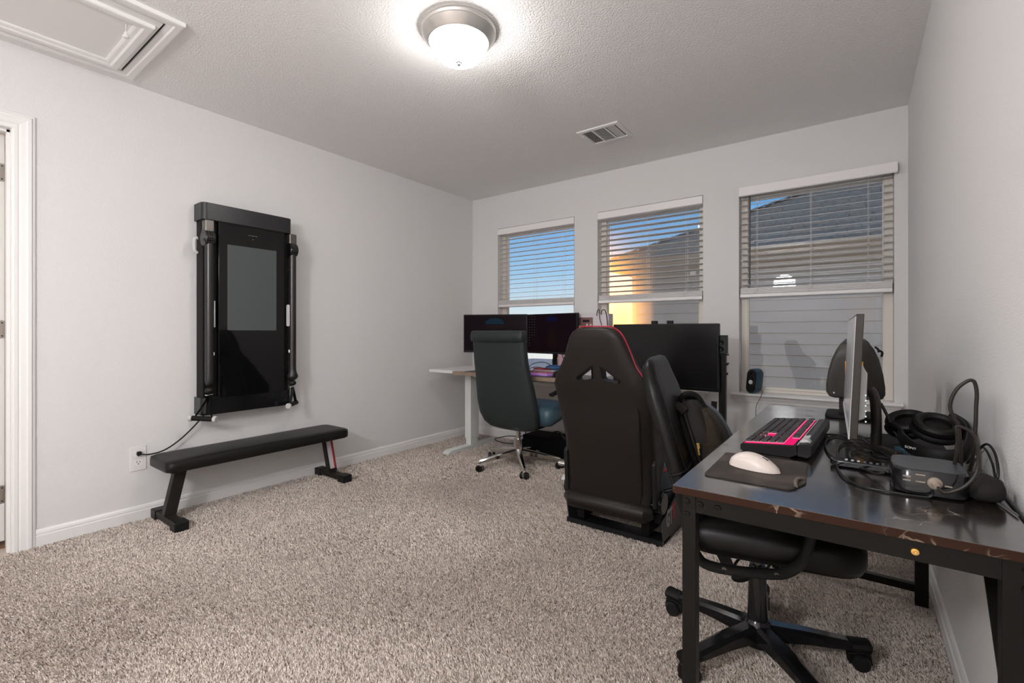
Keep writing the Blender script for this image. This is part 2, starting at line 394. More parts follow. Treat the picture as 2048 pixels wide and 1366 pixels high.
m = MB(); Y0, Y1 = YB, YB + 0.15
xs = [XL - T] + [v for w_ in WINS for v in w_] + [XR]
for i in range(0, len(xs), 2): m.box(xs[i], xs[i + 1], Y0, Y1, 0, H)
for a, b_ in WINS: m.box(a, b_, Y0, Y1, 0, WZ0 - 0.02); m.box(a, b_, Y0, Y1, WZ1, H)
struct(m.build('wall_back', M_wall), 'pale grey window wall with three windows')
struct(MB().box(XL - T, XR, YF - 0.1, YF, 0, H).build('wall_front', M_wall))
m = MB().box(XL - 1.6, XL - 1.5, -1.2, 1.2, 0, H).box(XL - 1.6, XL - T, 1.1, 1.2, 0, H).box(XL - 1.6, XL - T, -1.2, -1.1, 0, H)
struct(m.build('wall_hall', M_wall))
struct(MB().box(XL - 1.5, XL - T - 0.01, -1.1, 1.1, 0.0, 0.012).build('floor_hall', M_hallwood))

# baseboards: flat board, bead and cap
def baseprof():
    return [(0.0, 0.0), (0.013, 0.0), (0.013, 0.058), (0.009, 0.061), (0.009, 0.065), (0.011, 0.068), (0.008, 0.080), (0.004, 0.086), (0.0, 0.088)]
def baseb(name, p0, p1, nrm, label=None):
    p0 = Vector(p0); p1 = Vector(p1); nrm = Vector(nrm)
    rings = [[p + nrm * a + Vector((0, 0, z)) for a, z in baseprof()] for p in (p0, p1)]
    return struct(MB().loft(rings).build(name, M_trim), label)
baseb('baseboard_left', (XL, DY1 + 0.083, 0), (XL, YB, 0), (1, 0, 0), 'white baseboard along the left wall')
baseb('baseboard_back', (XL, YB, 0), (XR, YB, 0), (0, -1, 0), 'white baseboard under the windows')
baseb('baseboard_right', (XR, YF, 0), (XR, YB, 0), (-1, 0, 0), 'white baseboard along the right wall')
baseb('baseboard_front', (XL, YF, 0), (XR, YF, 0), (0, 1, 0))

# door casing (moulded), jamb and the open door with its hinges
def casing_rings(path, prof):
    out = []
    for p, tdir in path:
        out.append([Vector(p) + Vector(tdir) * u + Vector((1, 0, 0)) * h for u, h in prof])
    return out
cp = [(0.0, 0.0), (0.0, 0.008), (0.006, 0.011), (0.018, 0.011), (0.022, 0.008), (0.028, 0.013), (0.046, 0.016), (0.052, 0.019), (0.064, 0.019), (0.068, 0.012), (0.076, 0.010), (0.080, 0.006), (0.080, 0.0)]
tr = thing('trim_1', 'white moulded door casing at the far left', 'trim', (XL, 0, 0)); tr['kind'] = 'structure'; del tr['category']
rr = casing_rings([((XL, DY1 + 0.003, 0), (0, 1, 0)), ((XL, DY1 + 0.003, DZ), (0, 1, 1))], cp); MB().loft(rr).build('side_casing', M_trim, tr)
rr = casing_rings([((XL, DY1 + 0.003, DZ), (0, 1, 1)), ((XL, DY0 - 0.003, DZ), (0, -1, 1))], cp); MB().loft(rr).build('head_casing', M_trim, tr)
rr = casing_rings([((XL, DY0 - 0.003, 0), (0, -1, 0)), ((XL, DY0 - 0.003, DZ), (0, -1, 1))], cp); MB().loft(rr).build('side_casing', M_trim, tr)
m = MB().box(XL - T, XL, DY1, DY1 + 0.018, 0, DZ + 0.018).box(XL - T, XL, DY0 - 0.018, DY0, 0, DZ + 0.018).box(XL - T, XL, DY0, DY1, DZ, DZ + 0.018)
m.box(XL - 0.07, XL - 0.035, DY1 - 0.011, DY1, 0, DZ).box(XL - 0.07, XL - 0.035, DY0, DY1, DZ - 0.011, DZ)
m.build('door_jamb', M_trim, tr)
dr = thing('door_1', 'white door standing open into the hall', 'door', (XL - T, DY1, 0)); dr['kind'] = 'structure'; del dr['category']
MB().box(XL - T - 0.80, XL - T - 0.012, DY1 - 0.044, DY1 - 0.006, 0.035, DZ + 0.012).build('door_slab', M_door, dr, bevel=0.002)
for z in (1.845, 1.075, 0.265):
    m = MB().prism(rrect(DY1 - 0.042, DY1 - 0.004, z - 0.044, z + 0.044, 0.012), 'x', XL - T - 0.0125, XL - T - 0.0095)
    h = m.build('hinge', M_steel, dr)
    m = MB()
    for k in range(5): m.cyl((XL - T + 0.001, DY1 - 0.003, z - 0.044 + k * 0.0177), (XL - T + 0.001, DY1 - 0.003, z - 0.044 + k * 0.0177 + 0.0165), 0.0055, n=10)
    m.build('hinge_knuckle', M_steel, h, smooth=True)
    m = MB()
    for dy, dz in ((-0.012, 0.032), (-0.028, 0.012), (-0.012, -0.032), (-0.028, -0.014)):
        m.cyl((XL - T - 0.0095, DY1 - 0.004 + dy, z + dz), (XL - T - 0.0085, DY1 - 0.004 + dy, z + dz), 0.0035, n=8)
    m.build('hinge_screws', M_dark, h)

# ------------------------------------------------------------------ windows
TRIMY = YB
def window(i, x0, x1, screen):
    t = thing('window_%d' % i, ['far left', 'middle', 'right'][i - 1] + ' window with white blind and tan vinyl frame', 'window', (x0, YB, WZ0)); t['kind'] = 'structure'; del t['category']
    ya, yb = YB + 0.075, YB + 0.135
    fw = 0.047
    m = MB(); m.box(x0, x0 + fw, ya, yb, WZ0, WZ1); m.box(x1 - fw, x1, ya, yb, WZ0, WZ1); m.box(x0 + fw, x1 - fw, ya, yb, WZ1 - fw, WZ1); m.box(x0 + fw, x1 - fw, ya, yb, WZ0, WZ0 + 0.022)
    m.build('window_frame', M_vinyl, t, bevel=0.004)
    zm = 1.345
    for nm, z0, z1, yy in (('lower_sash', WZ0 + 0.022, zm + 0.02, ya + 0.006), ('upper_sash', zm - 0.02, WZ1 - fw, ya + 0.030)):
        m = MB(); a, b_ = x0 + fw - 0.004, x1 - fw + 0.004; q = 0.012 if nm == 'upper_sash' else 0.010
        m.box(a, a + q, yy, yy + 0.022, z0, z1); m.box(b_ - q, b_, yy, yy + 0.022, z0, z1)
        m.box(a + q, b_ - q, yy, yy + 0.022, z1 - 0.03, z1); m.box(a + q, b_ - q, yy, yy + 0.022, z0, z0 + (0.018 if nm == 'lower_sash' else 0.03))
        sa = m.build(nm, M_vinyl if nm == 'lower_sash' else M_trim, t, bevel=0.003)
        MB().box(a + q, b_ - q, yy + 0.010, yy + 0.013, z0 + 0.015, z1 - 0.025).build('pane', M_glass, sa)
    if screen:
        MB().add([(x0 + fw, yb + 0.004, WZ0 + 0.02), (x1 - fw, yb + 0.004, WZ0 + 0.02), (x1 - fw, yb + 0.004, WZ1 - fw), (x0 + fw, yb + 0.004, WZ1 - fw)], [(0, 1, 2, 3)]).build('insect_screen', M_insect, t)
    # stool with rounded nose and moulded apron
    m = MB(); xa, xb = x0 - 0.045, x1 + 0.04
    prof = [(YB - 0.055, -0.006), (YB - 0.060, 0.0), (YB - 0.060, -0.002)]
    nose = [(YB + 0.075, 0.0), (YB - 0.052, 0.0), (YB - 0.059, -0.004), (YB - 0.062, -0.010), (YB - 0.059, -0.016), (YB - 0.052, -0.020), (YB + 0.075, -0.020)]
    m.prism([(x0 + 0.0005, YB - 0.001), (x1 - 0.0005, YB - 0.001), (x1 - 0.0005, YB + 0.075), (x0 + 0.0005, YB + 0.075)], 'z', WZ0 - 0.019, WZ0 - 0.0003)
    m.loft([[(x, min(y, YB), WZ0 + z) for y, z in nose] for x in (xa, xb)])
    m.build('window_sill', M_trim, t, smooth=True)
    ap = [(0.0, -0.020), (0.040, -0.020), (0.036, -0.030), (0.022, -0.044), (0.016, -0.052), (0.014, -0.064), (0.0, -0.064)]
    d = 0.018
    rings = []
    for x, sgn in ((xa + 0.006, 1), (xb - 0.006, -1)):
        rings.append([(x + sgn * (0.042 - a) * 0.75, YB - a, WZ0 + z) for a, z in ap])
    MB().loft(rings).build('sill_apron', M_trim, t, smooth=True)
    return t
for i, (a, b_) in enumerate(WINS): window(i + 1, a, b_, i == 1)

# blinds
def blind(x0, x1, tilt, label, proud, wand, zb=1.31):
    t = thing('window_blind', label, 'blind', ((x0 + x1) / 2, YB, 2.07), group=None)
    yc = YB + 0.034
    if proud:
        va = MB().prism([(YB - 0.045, 2.030), (YB - 0.052, 2.036), (YB - 0.052, 2.094), (YB - 0.045, 2.100), (YB + 0.0, 2.100), (YB + 0.0, 2.085), (YB - 0.038, 2.085), (YB - 0.038, 2.030)], 'x', x0 + 0.008, x1 + 0.015)
    else:
        va = MB().prism([(YB + 0.000, 2.035), (YB - 0.006, 2.040), (YB - 0.006, 2.092), (YB + 0.000, 2.098), (YB + 0.01, 2.098), (YB + 0.01, 2.035)], 'x', x0 + 0.003, x1 - 0.003)
    va.build('valance', M_blind, t, bevel=0.002)
    MB().box(x0 + 0.01, x1 - 0.01, yc - 0.022, yc + 0.028, 2.050, 2.090).build('headrail', M_trim, t)
    a, b_ = x0 + 0.008, x1 - 0.008
    sl_ = None; z = 2.030; hw = 0.025; n = 0
    ct, st = math.cos(tilt), math.sin(tilt)
    prof = [(-hw, 0), (0, 0.0012), (hw, 0), (hw, -0.0026), (0, -0.0014), (-hw, -0.0026)]
    P = [(u * ct - v * st, u * st + v * ct) for u, v in prof]
    while z > zb + 0.085:
        if sl_ is None:
            sl_ = MB().loft([[(x, yc + u, z + v) for u, v in P] for x in (a, b_)]).build('slat', M_slat, t); z0_ = z
        else:
            c = sl_.copy(); COL.objects.link(c); c.location = (0, 0, z - z0_)
        z -= 0.0445; n += 1
    # stacked slats gathered above the bottom rail
    zz = zb + 0.028; k = 0
    first = None
    while zz < zb + 0.068:
        if first is None:
            first = MB().box(a, b_, yc - 0.026, yc + 0.025, zz, zz + 0.0028).build('slat', M_blind, t); f0 = zz
        else:
            c = first.copy(); COL.objects.link(c); c.location = (0, 0, zz - f0)
        zz += 0.0045
    MB().prism([(yc - 0.030, zb), (yc - 0.034, zb + 0.005), (yc - 0.034, zb + 0.020), (yc - 0.028, zb + 0.026), (yc + 0.026, zb + 0.026), (yc + 0.026, zb)], 'x', a, b_).build('bottom_rail', M_blind, t, bevel=0.0015)
    L = b_ - a
    for fx in (0.12, 0.5, 0.86):
        m = MB()
        for dy in (-0.027, 0.027): m.tube([(a + fx * L, yc + dy, 2.05), (a + fx * L, yc + dy, zb + 0.07)], 0.0008, 5)
        m.tube([(a + fx * L + 0.006, yc, 2.05), (a + fx * L + 0.006, yc, zb + 0.07)], 0.0008, 5)
        # loose ladder cord bunched over the stack
        for q in range(3):
            m.tube(spl([(a + fx * L - 0.012 + q * 0.01, yc - 0.031, zb + 0.075), (a + fx * L + 0.014 - q * 0.006, yc - 0.036, zb + 0.055 - q * 0.004), (a + fx * L - 0.012, yc - 0.036, zb + 0.040), (a + fx * L + 0.010 - q * 0.012, yc - 0.036, zb + 0.024)], 4), 0.0009, 5)
        m.build('ladder_cord', M_cord, t)
    if wand:
        m = MB().tube([(x0 + 0.072, YB - 0.002, 2.035), (x0 + 0.072, YB - 0.006, 1.40)], 0.0045, 8)
        m.build('tilt_wand', mat('grey_wand', (0.10, 0.095, 0.09), 0.3), t, smooth=True)
    return t
blind(*WINS[0], R(3.5), 'white slatted blind half raised in the left window above the twin monitors', False, False)
blind(*WINS[1], R(-7), 'white slatted blind half raised in the middle window with tilted slats looking dark against the sky', False, False)
blind(*WINS[2], R(11), 'white slatted blind half raised in the right window, with a dark tilt wand', True, True)

# ------------------------------------------------------------------ ceiling things
t = thing('attic_hatch', 'white moulded attic hatch in the ceiling corner with a pull cord', 'hatch', (-2.79, 0.1, H))
def frame_moulding(x0, x1, y0, y1, z, wd, prof):
    """mitred rectangular frame hanging below z; prof = (u from the outer edge inwards, drop)"""
    rings = []
    for sx, sy, cx_, cy_ in ((1, 1, x0, y0), (-1, 1, x1, y0), (-1, -1, x1, y1), (1, -1, x0, y1)):
        rings.append([(cx_ + sx * u, cy_ + sy * u, z - h) for u, h in prof])
    return MB().loft(rings, closed=True)
fp = [(0, 0), (0, 0.017), (0.006, 0.019), (0.030, 0.019), (0.036, 0.014), (0.050, 0.012), (0.056, 0.012), (0.056, 0)]
frame_moulding(-3.155, -2.413, -0.62, 0.818, H, 0.056, fp).build('hatch_frame', M_trim, t)
MB().box(-3.095, -2.470, -0.56, 0.765, H - 0.004, H - 0.0005).build('shadow_gap', M_dark, t)
MB().box(-3.088, -2.478, -0.55, 0.752, H - 0.012, H - 0.004).build('hatch_panel', M_trim, t)
fp2 = [(0, 0), (0, 0.015), (0.006, 0.018), (0.030, 0.018), (0.038, 0.012), (0.052, 0.010), (0.060, 0.006), (0.060, 0)]
frame_moulding(-3.075, -2.520, -0.50, 0.735, H - 0.012, 0.06, fp2).build('panel_moulding', M_trim, t)
m = MB().tube([(-2.575, 0.645, H - 0.03), (-2.575, 0.645, H - 0.062)], 0.0015, 6)
pc = m.build('pull_cord', M_cord, t)
MB().lathe([(0.002, 0), (0.004, -0.004), (0.007, -0.014), (0.0125, -0.026), (0.0125, -0.030), (0.009, -0.033), (0.001, -0.033)], (-2.575, 0.645, H - 0.058), 14).build('pull_knob', M_white, pc, smooth=True)

LC = (-1.46, 1.573)
t = thing('ceiling_light', 'round brushed nickel flush ceiling light with a glowing white glass bowl', 'ceiling light', (LC[0], LC[1], H))
MB().lathe([(0.05, 0), (0.166, 0), (0.170, -0.006), (0.170, -0.014), (0.165, -0.018), (0.165, -0.022), (0.168, -0.026), (0.162, -0.034), (0.142, -0.060), (0.138, -0.064), (0.134, -0.064), (0.129, -0.058), (0.05, -0.055)], (LC[0], LC[1], H), 64).build('metal_ring', M_nickel, t, smooth=True, ang=0.9)
prof = [(0.05, -0.056)] + [(0.131 * math.cos(a) ** 0.75, -0.058 - 0.090 * math.sin(a)) for a in [R(q) for q in range(0, 90, 8)]] + [(0.003, -0.148)]
MB().lathe(prof, (LC[0], LC[1], H), 64).build('glass_bowl', emat('lit_opal_glass', (1.0, 0.97, 0.945), LAMP_E), t, smooth=True)
MB().lathe([(0.0, -0.146), (0.014, -0.146), (0.014, -0.151), (0.009, -0.154), (0.009, -0.159), (0.006, -0.163), (0.0, -0.164)], (LC[0], LC[1], H), 20).build('finial', M_nickel, t, smooth=True)

vx0, vx1, vy0, vy1 = -1.560, -1.256, 2.862, 3.128
t = thing('ceiling_vent', 'white metal ceiling air vent with three louvred sections', 'vent', ((vx0 + vx1) / 2, (vy0 + vy1) / 2, H))
fr_ = [(0, 0), (0, 0.004), (0.006, 0.008), (0.028, 0.009), (0.030, 0.0)]
frame_moulding(vx0, vx1, vy0, vy1, H, 0.03, fr_).build('vent_frame', M_trim, t)
MB().box(vx0 + 0.02, vx1 - 0.02, vy0 + 0.02, vy1 - 0.02, H - 0.002, H - 0.0005).build('duct_opening', M_ventdk, t)
ix0, ix1, iy0, iy1 = vx0 + 0.030, vx1 - 0.030, vy0 + 0.030, vy1 - 0.030
d1, d2 = ix0 + 0.078, ix0 + 0.168
MB().box(d1 - 0.006, d1 + 0.006, iy0, iy1, H - 0.009, H - 0.002).build('divider', M_trim, t)
MB().box(d2 - 0.006, d2 + 0.006, iy0, iy1, H - 0.009, H - 0.002).build('divider', M_trim, t)
for k in range(6): MB().obox((ix0 + 0.006 + k * 0.0125, (iy0 + iy1) / 2, H - 0.006), (0.0125, iy1 - iy0, 0.001), (0, R(32), 0)).build('louver', M_trim, t)
for k in range(14): MB().obox(((d1 + d2) / 2, iy0 + 0.006 + k * 0.0148, H - 0.006), (d2 - d1 - 0.012, 0.008, 0.001), (R(40), 0, 0)).build('louver', M_trim, t)
for k in range(5): MB().obox((d2 + 0.017 + k * 0.0115, (iy0 + iy1) / 2, H - 0.006), (0.0075, iy1 - iy0, 0.001), (0, R(-50), 0)).build('louver', M_trim, t)
MB().box(vx0 + 0.012, vx0 + 0.017, 2.93, 2.96, H - 0.018, H - 0.008).build('damper_lever', M_trim, t)

# outlet
t = thing('wall_outlet', 'white double wall outlet low on the left wall with the machine plugged in', 'outlet', (XL, 0.868, 0.352))
MB().box(XL, XL + 0.005, 0.831, 0.906, 0.284, 0.421).build('cover_plate', M_white, t, bevel=0.003)
for z in (0.375, 0.330):
    s_ = MB().prism(rrect(0.851, 0.886, z - 0.017, z + 0.017, 0.010), 'x', XL + 0.005, XL + 0.0065).build('socket', M_trim, t)
    MB().box(XL + 0.0065, XL + 0.0068, 0.860, 0.8625, z - 0.002, z + 0.009).box(XL + 0.0065, XL + 0.0068, 0.8735, 0.876, z - 0.002, z + 0.007).cyl((XL + 0.0065, 0.868, z - 0.008), (XL + 0.0068, 0.868, z - 0.008), 0.003, n=8).build('slot', M_dark, s_)

# ------------------------------------------------------------------ neighbouring house
t = thing('neighbour_house', 'neighbouring house with beige lap siding and grey shingled hip roof outside the windows', 'house', (0, 7.4, -3.0))
zb_ = -3.0; Lp = 0.152
sb = None; k = 0; z = -2.9
while z < 2.02:
    if sb is None:
        sb = MB().prism([(7.40, z), (7.365, z), (7.392, z + Lp - 0.008), (7.40, z + Lp - 0.008)], 'x', -2.95, 6.0).build('siding_board', M_siding, t); zs = z
    else:
        c = sb.copy(); COL.objects.link(c); c.location = (0, 0, z - zs)
    z += Lp
MB().box(-2.94, 6.0, 7.40, 11.5, -3.0, 2.12).build('house_wall', M_siding, t)
MB().box(-2.97, -2.90, 7.365, 7.45, -3.0, 2.07).build('corner_board', M_siding, t)
MB().box(-3.20, 6.2, 7.03, 7.40, 2.085, 2.10).build('soffit', M_soffit, t)
MB().box(-3.20, -2.95, 7.40, 12.1, 2.085, 2.10).build('soffit', M_soffit, t)
MB().box(-3.22, 6.2, 7.005, 7.03, 2.04, 2.19).build('fascia', M_fascia, t)
MB().box(-3.235, -3.21, 7.005, 12.14, 2.04, 2.19).build('fascia', M_fascia, t)
gut = [(7.005, 2.12), (6.93, 2.135), (6.915, 2.16), (6.915, 2.20), (6.925, 2.20), (6.925, 2.165), (6.935, 2.145), (7.005, 2.132)]
MB().prism(gut, 'x', -3.23, 6.2).build('gutter', M_fascia, t)
# roof planes, and shingle courses with staggered tabs as geometry
ez = 2.2; ey = 6.98; ex = -3.24; slope = 0.5; run = 2.58
ry = ey + run; rz_ = ez + slope * run; rx = ex + run
m = MB(); m.add([(ex, ey, ez), (6.2, ey, ez), (6.2, ry, rz_), (rx, ry, rz_)], [(0, 1, 2, 3)])
m.add([(ex, ey, ez), (rx, ry, rz_), (ex, ry + run, ez)], [(0, 1, 2)])
m.add([(6.2, ry, rz_), (rx, ry, rz_), (ex, ry + run, ez), (6.2, ry + run, ez)], [(0, 1, 2, 3)])
m.build('roof_deck', M_shing, t)
m = MB(); rows = 21; cw = run / rows
for j in range(rows):
    y0 = ey + j * cw; y1 = y0 + cw * 1.0
    xl = ex + (y0 - ey) + 0.02; x = xl - random.random() * 0.3
    while x < 3.4:
        wdt = random.choice((0.14, 0.18, 0.25, 0.33)); xa = max(x, xl); xb = x + wdt - 0.006; th = random.choice((0.008, 0.012, 0.022))
        if xb > xa:
            z0 = ez + slope * (y0 - ey) + 0.004; z1 = ez + slope * (y1 - ey) + 0.004
            m.add([(xa, y0, z0), (xb, y0, z0), (xb, y1, z1), (xa, y1, z1), (xa, y0, z0 + th), (xb, y0, z0 + th), (xb, y1, z1 + 0.002), (xa, y1, z1 + 0.002)],
                  [(4, 5, 6, 7), (0, 1, 5, 4), (1, 2, 6, 5), (3, 0, 4, 7)])
        x += wdt
m.build('shingles', M_shing, t, kind='stuff')
m = MB(); n_ = 24
for j in range(n_):
    a = Vector((ex, ey, ez)).lerp(Vector((rx, ry, rz_)), j / n_); b2 = Vector((ex, ey, ez)).lerp(Vector((rx, ry, rz_)), (j + 1.1) / n_)
    m.beam(a + Vector((0, 0, 0.02)), b2 + Vector((0, 0, 0.03)), 0.22, 0.015)
m.beam((rx, ry, rz_ + 0.02), (6.0, ry, rz_ + 0.02), 0.2, 0.015)
m.build('hip_cap', M_shing, t)
MB().box(-2.04, -1.96, 7.33, 7.38, 1.93, 2.0).build('wall_light', M_white, t)
struct(MB().box(-40, 40, 4.0, 60, -3.1, -3.0).build('ground', M_ground))

# ------------------------------------------------------------------ wall-mounted workout machine
GX = XL + 0.13; ga, gb = 1.142, 1.691; g0, g1 = 0.563, 1.838
tmach = t = thing('workout_machine', 'tall black wall-mounted cable workout machine with a screen', 'exercise machine', (XL, (ga + gb) / 2, g0))
m = MB().box(XL + 0.004, GX - 0.035, ga + 0.012, gb - 0.012, g0 + 0.01, g1 - 0.01)
m.build('housing', M_blackmat, t, bevel=0.006)
m = MB().prism([(XL + 0.004, ga), (XL + 0.10, ga)] + [(GX - 0.03 + 0.03 * math.sin(R(a)), ga + 0.03 - 0.03 * math.cos(R(a))) for a in range(0, 91, 15)] +
               [(GX - 0.03 + 0.03 * math.cos(R(a)), gb - 0.03 + 0.03 * math.sin(R(a))) for a in range(0, 91, 15)] + [(XL + 0.004, gb)], 'z', 1.735, g1)
m.build('top_cap', M_gym, t, bevel=0.003)
m = MB().prism([(XL + 0.004, ga)] + [(GX - 0.04 + 0.03 * math.sin(R(a)), ga + 0.03 - 0.03 * math.cos(R(a))) for a in range(0, 91, 15)] +
               [(GX - 0.04 + 0.03 * math.cos(R(a)), gb - 0.03 + 0.03 * math.sin(R(a))) for a in range(0, 91, 15)] + [(XL + 0.004, gb)], 'z', g0, 0.668)
m.build('bottom_cap', M_blackgl, t, bevel=0.003)
pnl = MB().box(GX - 0.06, GX - 0.006, 1.232, 1.637, 0.662, 1.738).build('glass_panel', M_glassblk, t, bevel=0.002)
MB().box(GX - 0.006, GX - 0.0055, 1.281, 1.583, 1.073, 1.603).build('display', M_disp, pnl)
for k in range(5): MB().box(GX - 0.0058, GX - 0.0054, 1.405 + k * 0.012, 1.4115 + k * 0.012, 1.678, 1.680).build('etched_mark', M_text, pnl)
MB().cyl((GX - 0.0058, 1.432, 1.655), (GX - 0.0054, 1.432, 1.655), 0.0022, n=10).build('camera_dot', M_text, pnl)
for ya, yb in ((1.160, 1.228), (1.640, 1.706)):
    tk = MB().box(GX - 0.075, GX - 0.040, ya, yb, 0.668, 1.735).build('arm_track', M_gymtrk, t)
    for k in range(8):
        zz = 0.72 + 0.128 * k
        MB().cyl((GX - 0.040, yb - 0.028, zz), (GX - 0.039, yb - 0.028, zz), 0.004, n=10).build('index_hole', M_text, tk)
for sgn, yc, xo in ((-1, 1.180, GX + 0.005), (1, 1.694, GX + 0.005)):
    # pivot head, long arm, bulb tip
    a = MB().cyl((xo - 0.01, yc, 0.800), (xo - 0.01, yc, 1.598), 0.0235, n=20).build('arm', M_gym2, t, smooth=True)
    m = MB().box(xo - 0.065, xo + 0.002, yc - 0.026, yc + 0.026, 1.66, 1.735); m.build('carriage', M_gymtrk, t, bevel=0.008)
    m = MB().lathe([(0, -0.027), (0.046, -0.027), (0.050, -0.022), (0.050, 0.022), (0.046, 0.027), (0, 0.027)], (xo - 0.025, yc, 1.625), 28, (0, 1, 0)); m.build('pivot', M_blackgl, t, smooth=True)
    m = MB()
    for k in range(9):
        for dy in (-0.012, 0.0, 0.012):
            aa = R(-30 + k * 15); m.sphere((xo - 0.025 + 0.050 * math.cos(aa), yc + dy, 1.625 + 0.050 * math.sin(aa)), 0.0025, 8, 5)
    m.build('pivot_studs', M_gymtrk, t)
    m = MB().lathe([(0.0235, 0.045), (0.0235, 0.03), (0.027, 0.01), (0.036, -0.012), (0.034, -0.026), (0.022, -0.040), (0.008, -0.046), (0, -0.046)] if sgn > 0 else
                   [(0.0235, 0.045), (0.0235, 0.0), (0.022, -0.016), (0.016, -0.030), (0.006, -0.038), (0, -0.038)], (xo - 0.01, yc, 0.775), 24)
    m.build('arm_tip', M_gym, t, smooth=True)
    MB().sphere((xo - 0.01, yc, 0.712), (0.024, 0.024, 0.020), 20, 12).build('cable_ball', M_black, t, smooth=True)
    if sgn < 0:
        MB().prism(rrect(yc + 0.022, yc + 0.026, 1.09, 1.25, 0.0019), 'x', xo - 0.016, xo + 0.008).build('release_lever', M_silver, a, bevel=0.001)
        MB().sphere((xo, yc + 0.021, 0.93), (0.008, 0.004, 0.012)).build('release_button', M_silver, a, smooth=True)
        MB().tube(spl([(XL + 0.075, 1.135, 1.625), (XL + 0.075, 1.122, 1.618), (XL + 0.075, 1.118, 1.58), (XL + 0.075, 1.122, 1.545), (XL + 0.075, 1.135, 1.535)], 5), 0.010, 12).build('pivot_lever', M_silver, t, smooth=True)
    else:
        MB().prism(rrect(-0.013, 0.013, 1.10, 1.25, 0.012), 'x', 0, 0.006).tf(Matrix.Translation((xo - 0.018, yc - 0.024, 0)) @ Matrix.Rotation(R(-60), 4, 'Z')).build('release_lever', M_silver, a, bevel=0.002)
        MB().sphere((xo - 0.010, yc - 0.020, 0.93), (0.009, 0.009, 0.014)).build('release_button', M_silver, a, smooth=True)
# handles hanging from the arms: separate things held by a clip
def gym_handle(label, c, ang, yc, xo):
    t = thing('gym_handle', label, 'handle', (c[0], c[1], c[2]), group=None)
    d = Vector((math.cos(ang), math.sin(ang), -0.06)).normalized(); c = Vector(c); L = 0.060
    MB().cyl(c - d * L, c + d * L, 0.0145, n=18).build('grip', M_blackmat, t, smooth=True)
    for s_ in (-1, 1): MB().lathe([(0, -0.009), (0.017, -0.009), (0.0195, -0.005), (0.0195, 0.006), (0.016, 0.010), (0, 0.010)], c + d * s_ * (L + 0.008), 20, d * s_).build('end_cap', M_silver, t, smooth=True)
    top = Vector((xo - 0.01, yc, 0.682))
    for s_ in (-1, 1): MB().tube([top + Vector((0, 0, 0.0)), top.lerp(c + d * s_ * L * 0.8, 0.5) + Vector((0.004, 0, 0)), c + d * s_ * L * 0.85], 0.010, 8, flat=(1, 0.22), up=d).build('strap', M_blackmat, t, smooth=True)
    MB().tube([top + Vector((math.cos(a) * 0.006, math.sin(a) * 0.020, 0.003 + 0.010 * math.sin(a * 2) * 0.2)) for a in [R(q) for q in range(0, 360, 30)]], 0.0035, 8, closed=True).build('clip_ring', M_chrome, t, smooth=True)
gym_handle('black gym handle hanging at the bottom left of the workout machine', (GX + 0.025, 1.135, 0.552), R(40), 1.180, GX + 0.005)
gym_handle('black gym handle hanging at the bottom right of the workout machine', (GX + 0.015, 1.685, 0.570), R(-50), 1.694, GX + 0.005)
m = MB().tube(spl([(XL + 0.008, 0.868, 0.383), (XL + 0.035, 0.872, 0.380), (XL + 0.055, 0.91, 0.375), (XL + 0.05, 0.98, 0.385), (XL + 0.04, 1.06, 0.430), (XL + 0.05, 1.13, 0.500), (XL + 0.07, 1.17, 0.558), (XL + 0.07, 1.185, 0.575)], 8), 0.0042, 8)
pc = m.build('power_cord', M_black, tmach, smooth=True)
MB().box(XL + 0.0068, XL + 0.030, 0.858, 0.879, 0.371, 0.393).build('plug', M_black, pc, bevel=0.004)

# ------------------------------------------------------------------ flat bench
t = thing('flat_bench', 'low black flat workout bench standing under the machine', 'bench', (-3.05, 1.45, 0))
bx0, bx1, by0, by1 = -3.225, -2.925, 0.905, 2.015
m = MB().loft([rr3 for rr3 in [[(x, y, z) for x, y in rrect(bx0 + i_, bx1 - i_, by0 + i_, by1 - i_, 0.045, 6)] for i_, z in ((0.008, 0.308), (0.0, 0.316), (0.0, 0.352), (0.006, 0.364), (0.016, 0.370), (0.05, 0.372))]])
pad = m.build('pad', M_bench, t, smooth=True, ang=1.2)
MB().tube([(x, y, 0.361) for x, y in rrect(bx0 + 0.003, bx1 - 0.003, by0 + 0.003, by1 - 0.003, 0.045, 6)], 0.0022, 6, closed=True).build('seam', M_bench, pad, smooth=True)
MB().box(-3.09, -3.04, 0.96, 1.96, 0.280, 0.310).build('top_rail', M_benchmet, t)
for yt, yb2, ys in ((1.010, 0.955, 0.93), (1.912, 1.955, 1.95)):
    MB().beam((-3.062, yt, 0.30), (-3.062, yb2, 0.050), 0.045, 0.060, (0, 1, 0)).build('leg', M_benchmet, t, bevel=0.004)
    y0_ = ys - 0.025
    m = MB().box(-3.235, -2.875, yb2 - 0.028, yb2 + 0.028, 0.018, 0.052); m.build('foot', M_benchmet, t, bevel=0.004)
    for xa_, xb_ in ((-3.236, -3.165), (-2.945, -2.868)): MB().box(xa_, xb_, yb2 - 0.034, yb2 + 0.034, 0.006, 0.058).build('foot_cap', M_black, t, bevel=0.006)
# warning label on the far leg
MB().add([(-3.0388, 1.893, 0.280), (-3.0388, 1.926, 0.280), (-3.0388, 1.961, 0.080), (-3.0388, 1.928, 0.080)], [(0, 1, 2, 3)]).build('label_white', M_sticker, t)
MB().add([(-3.0388, 1.926, 0.280), (-3.0388, 1.940, 0.280), (-3.0388, 1.975, 0.080), (-3.0388, 1.961, 0.080)], [(0, 1, 2, 3)]).build('label_red', M_redst, t)

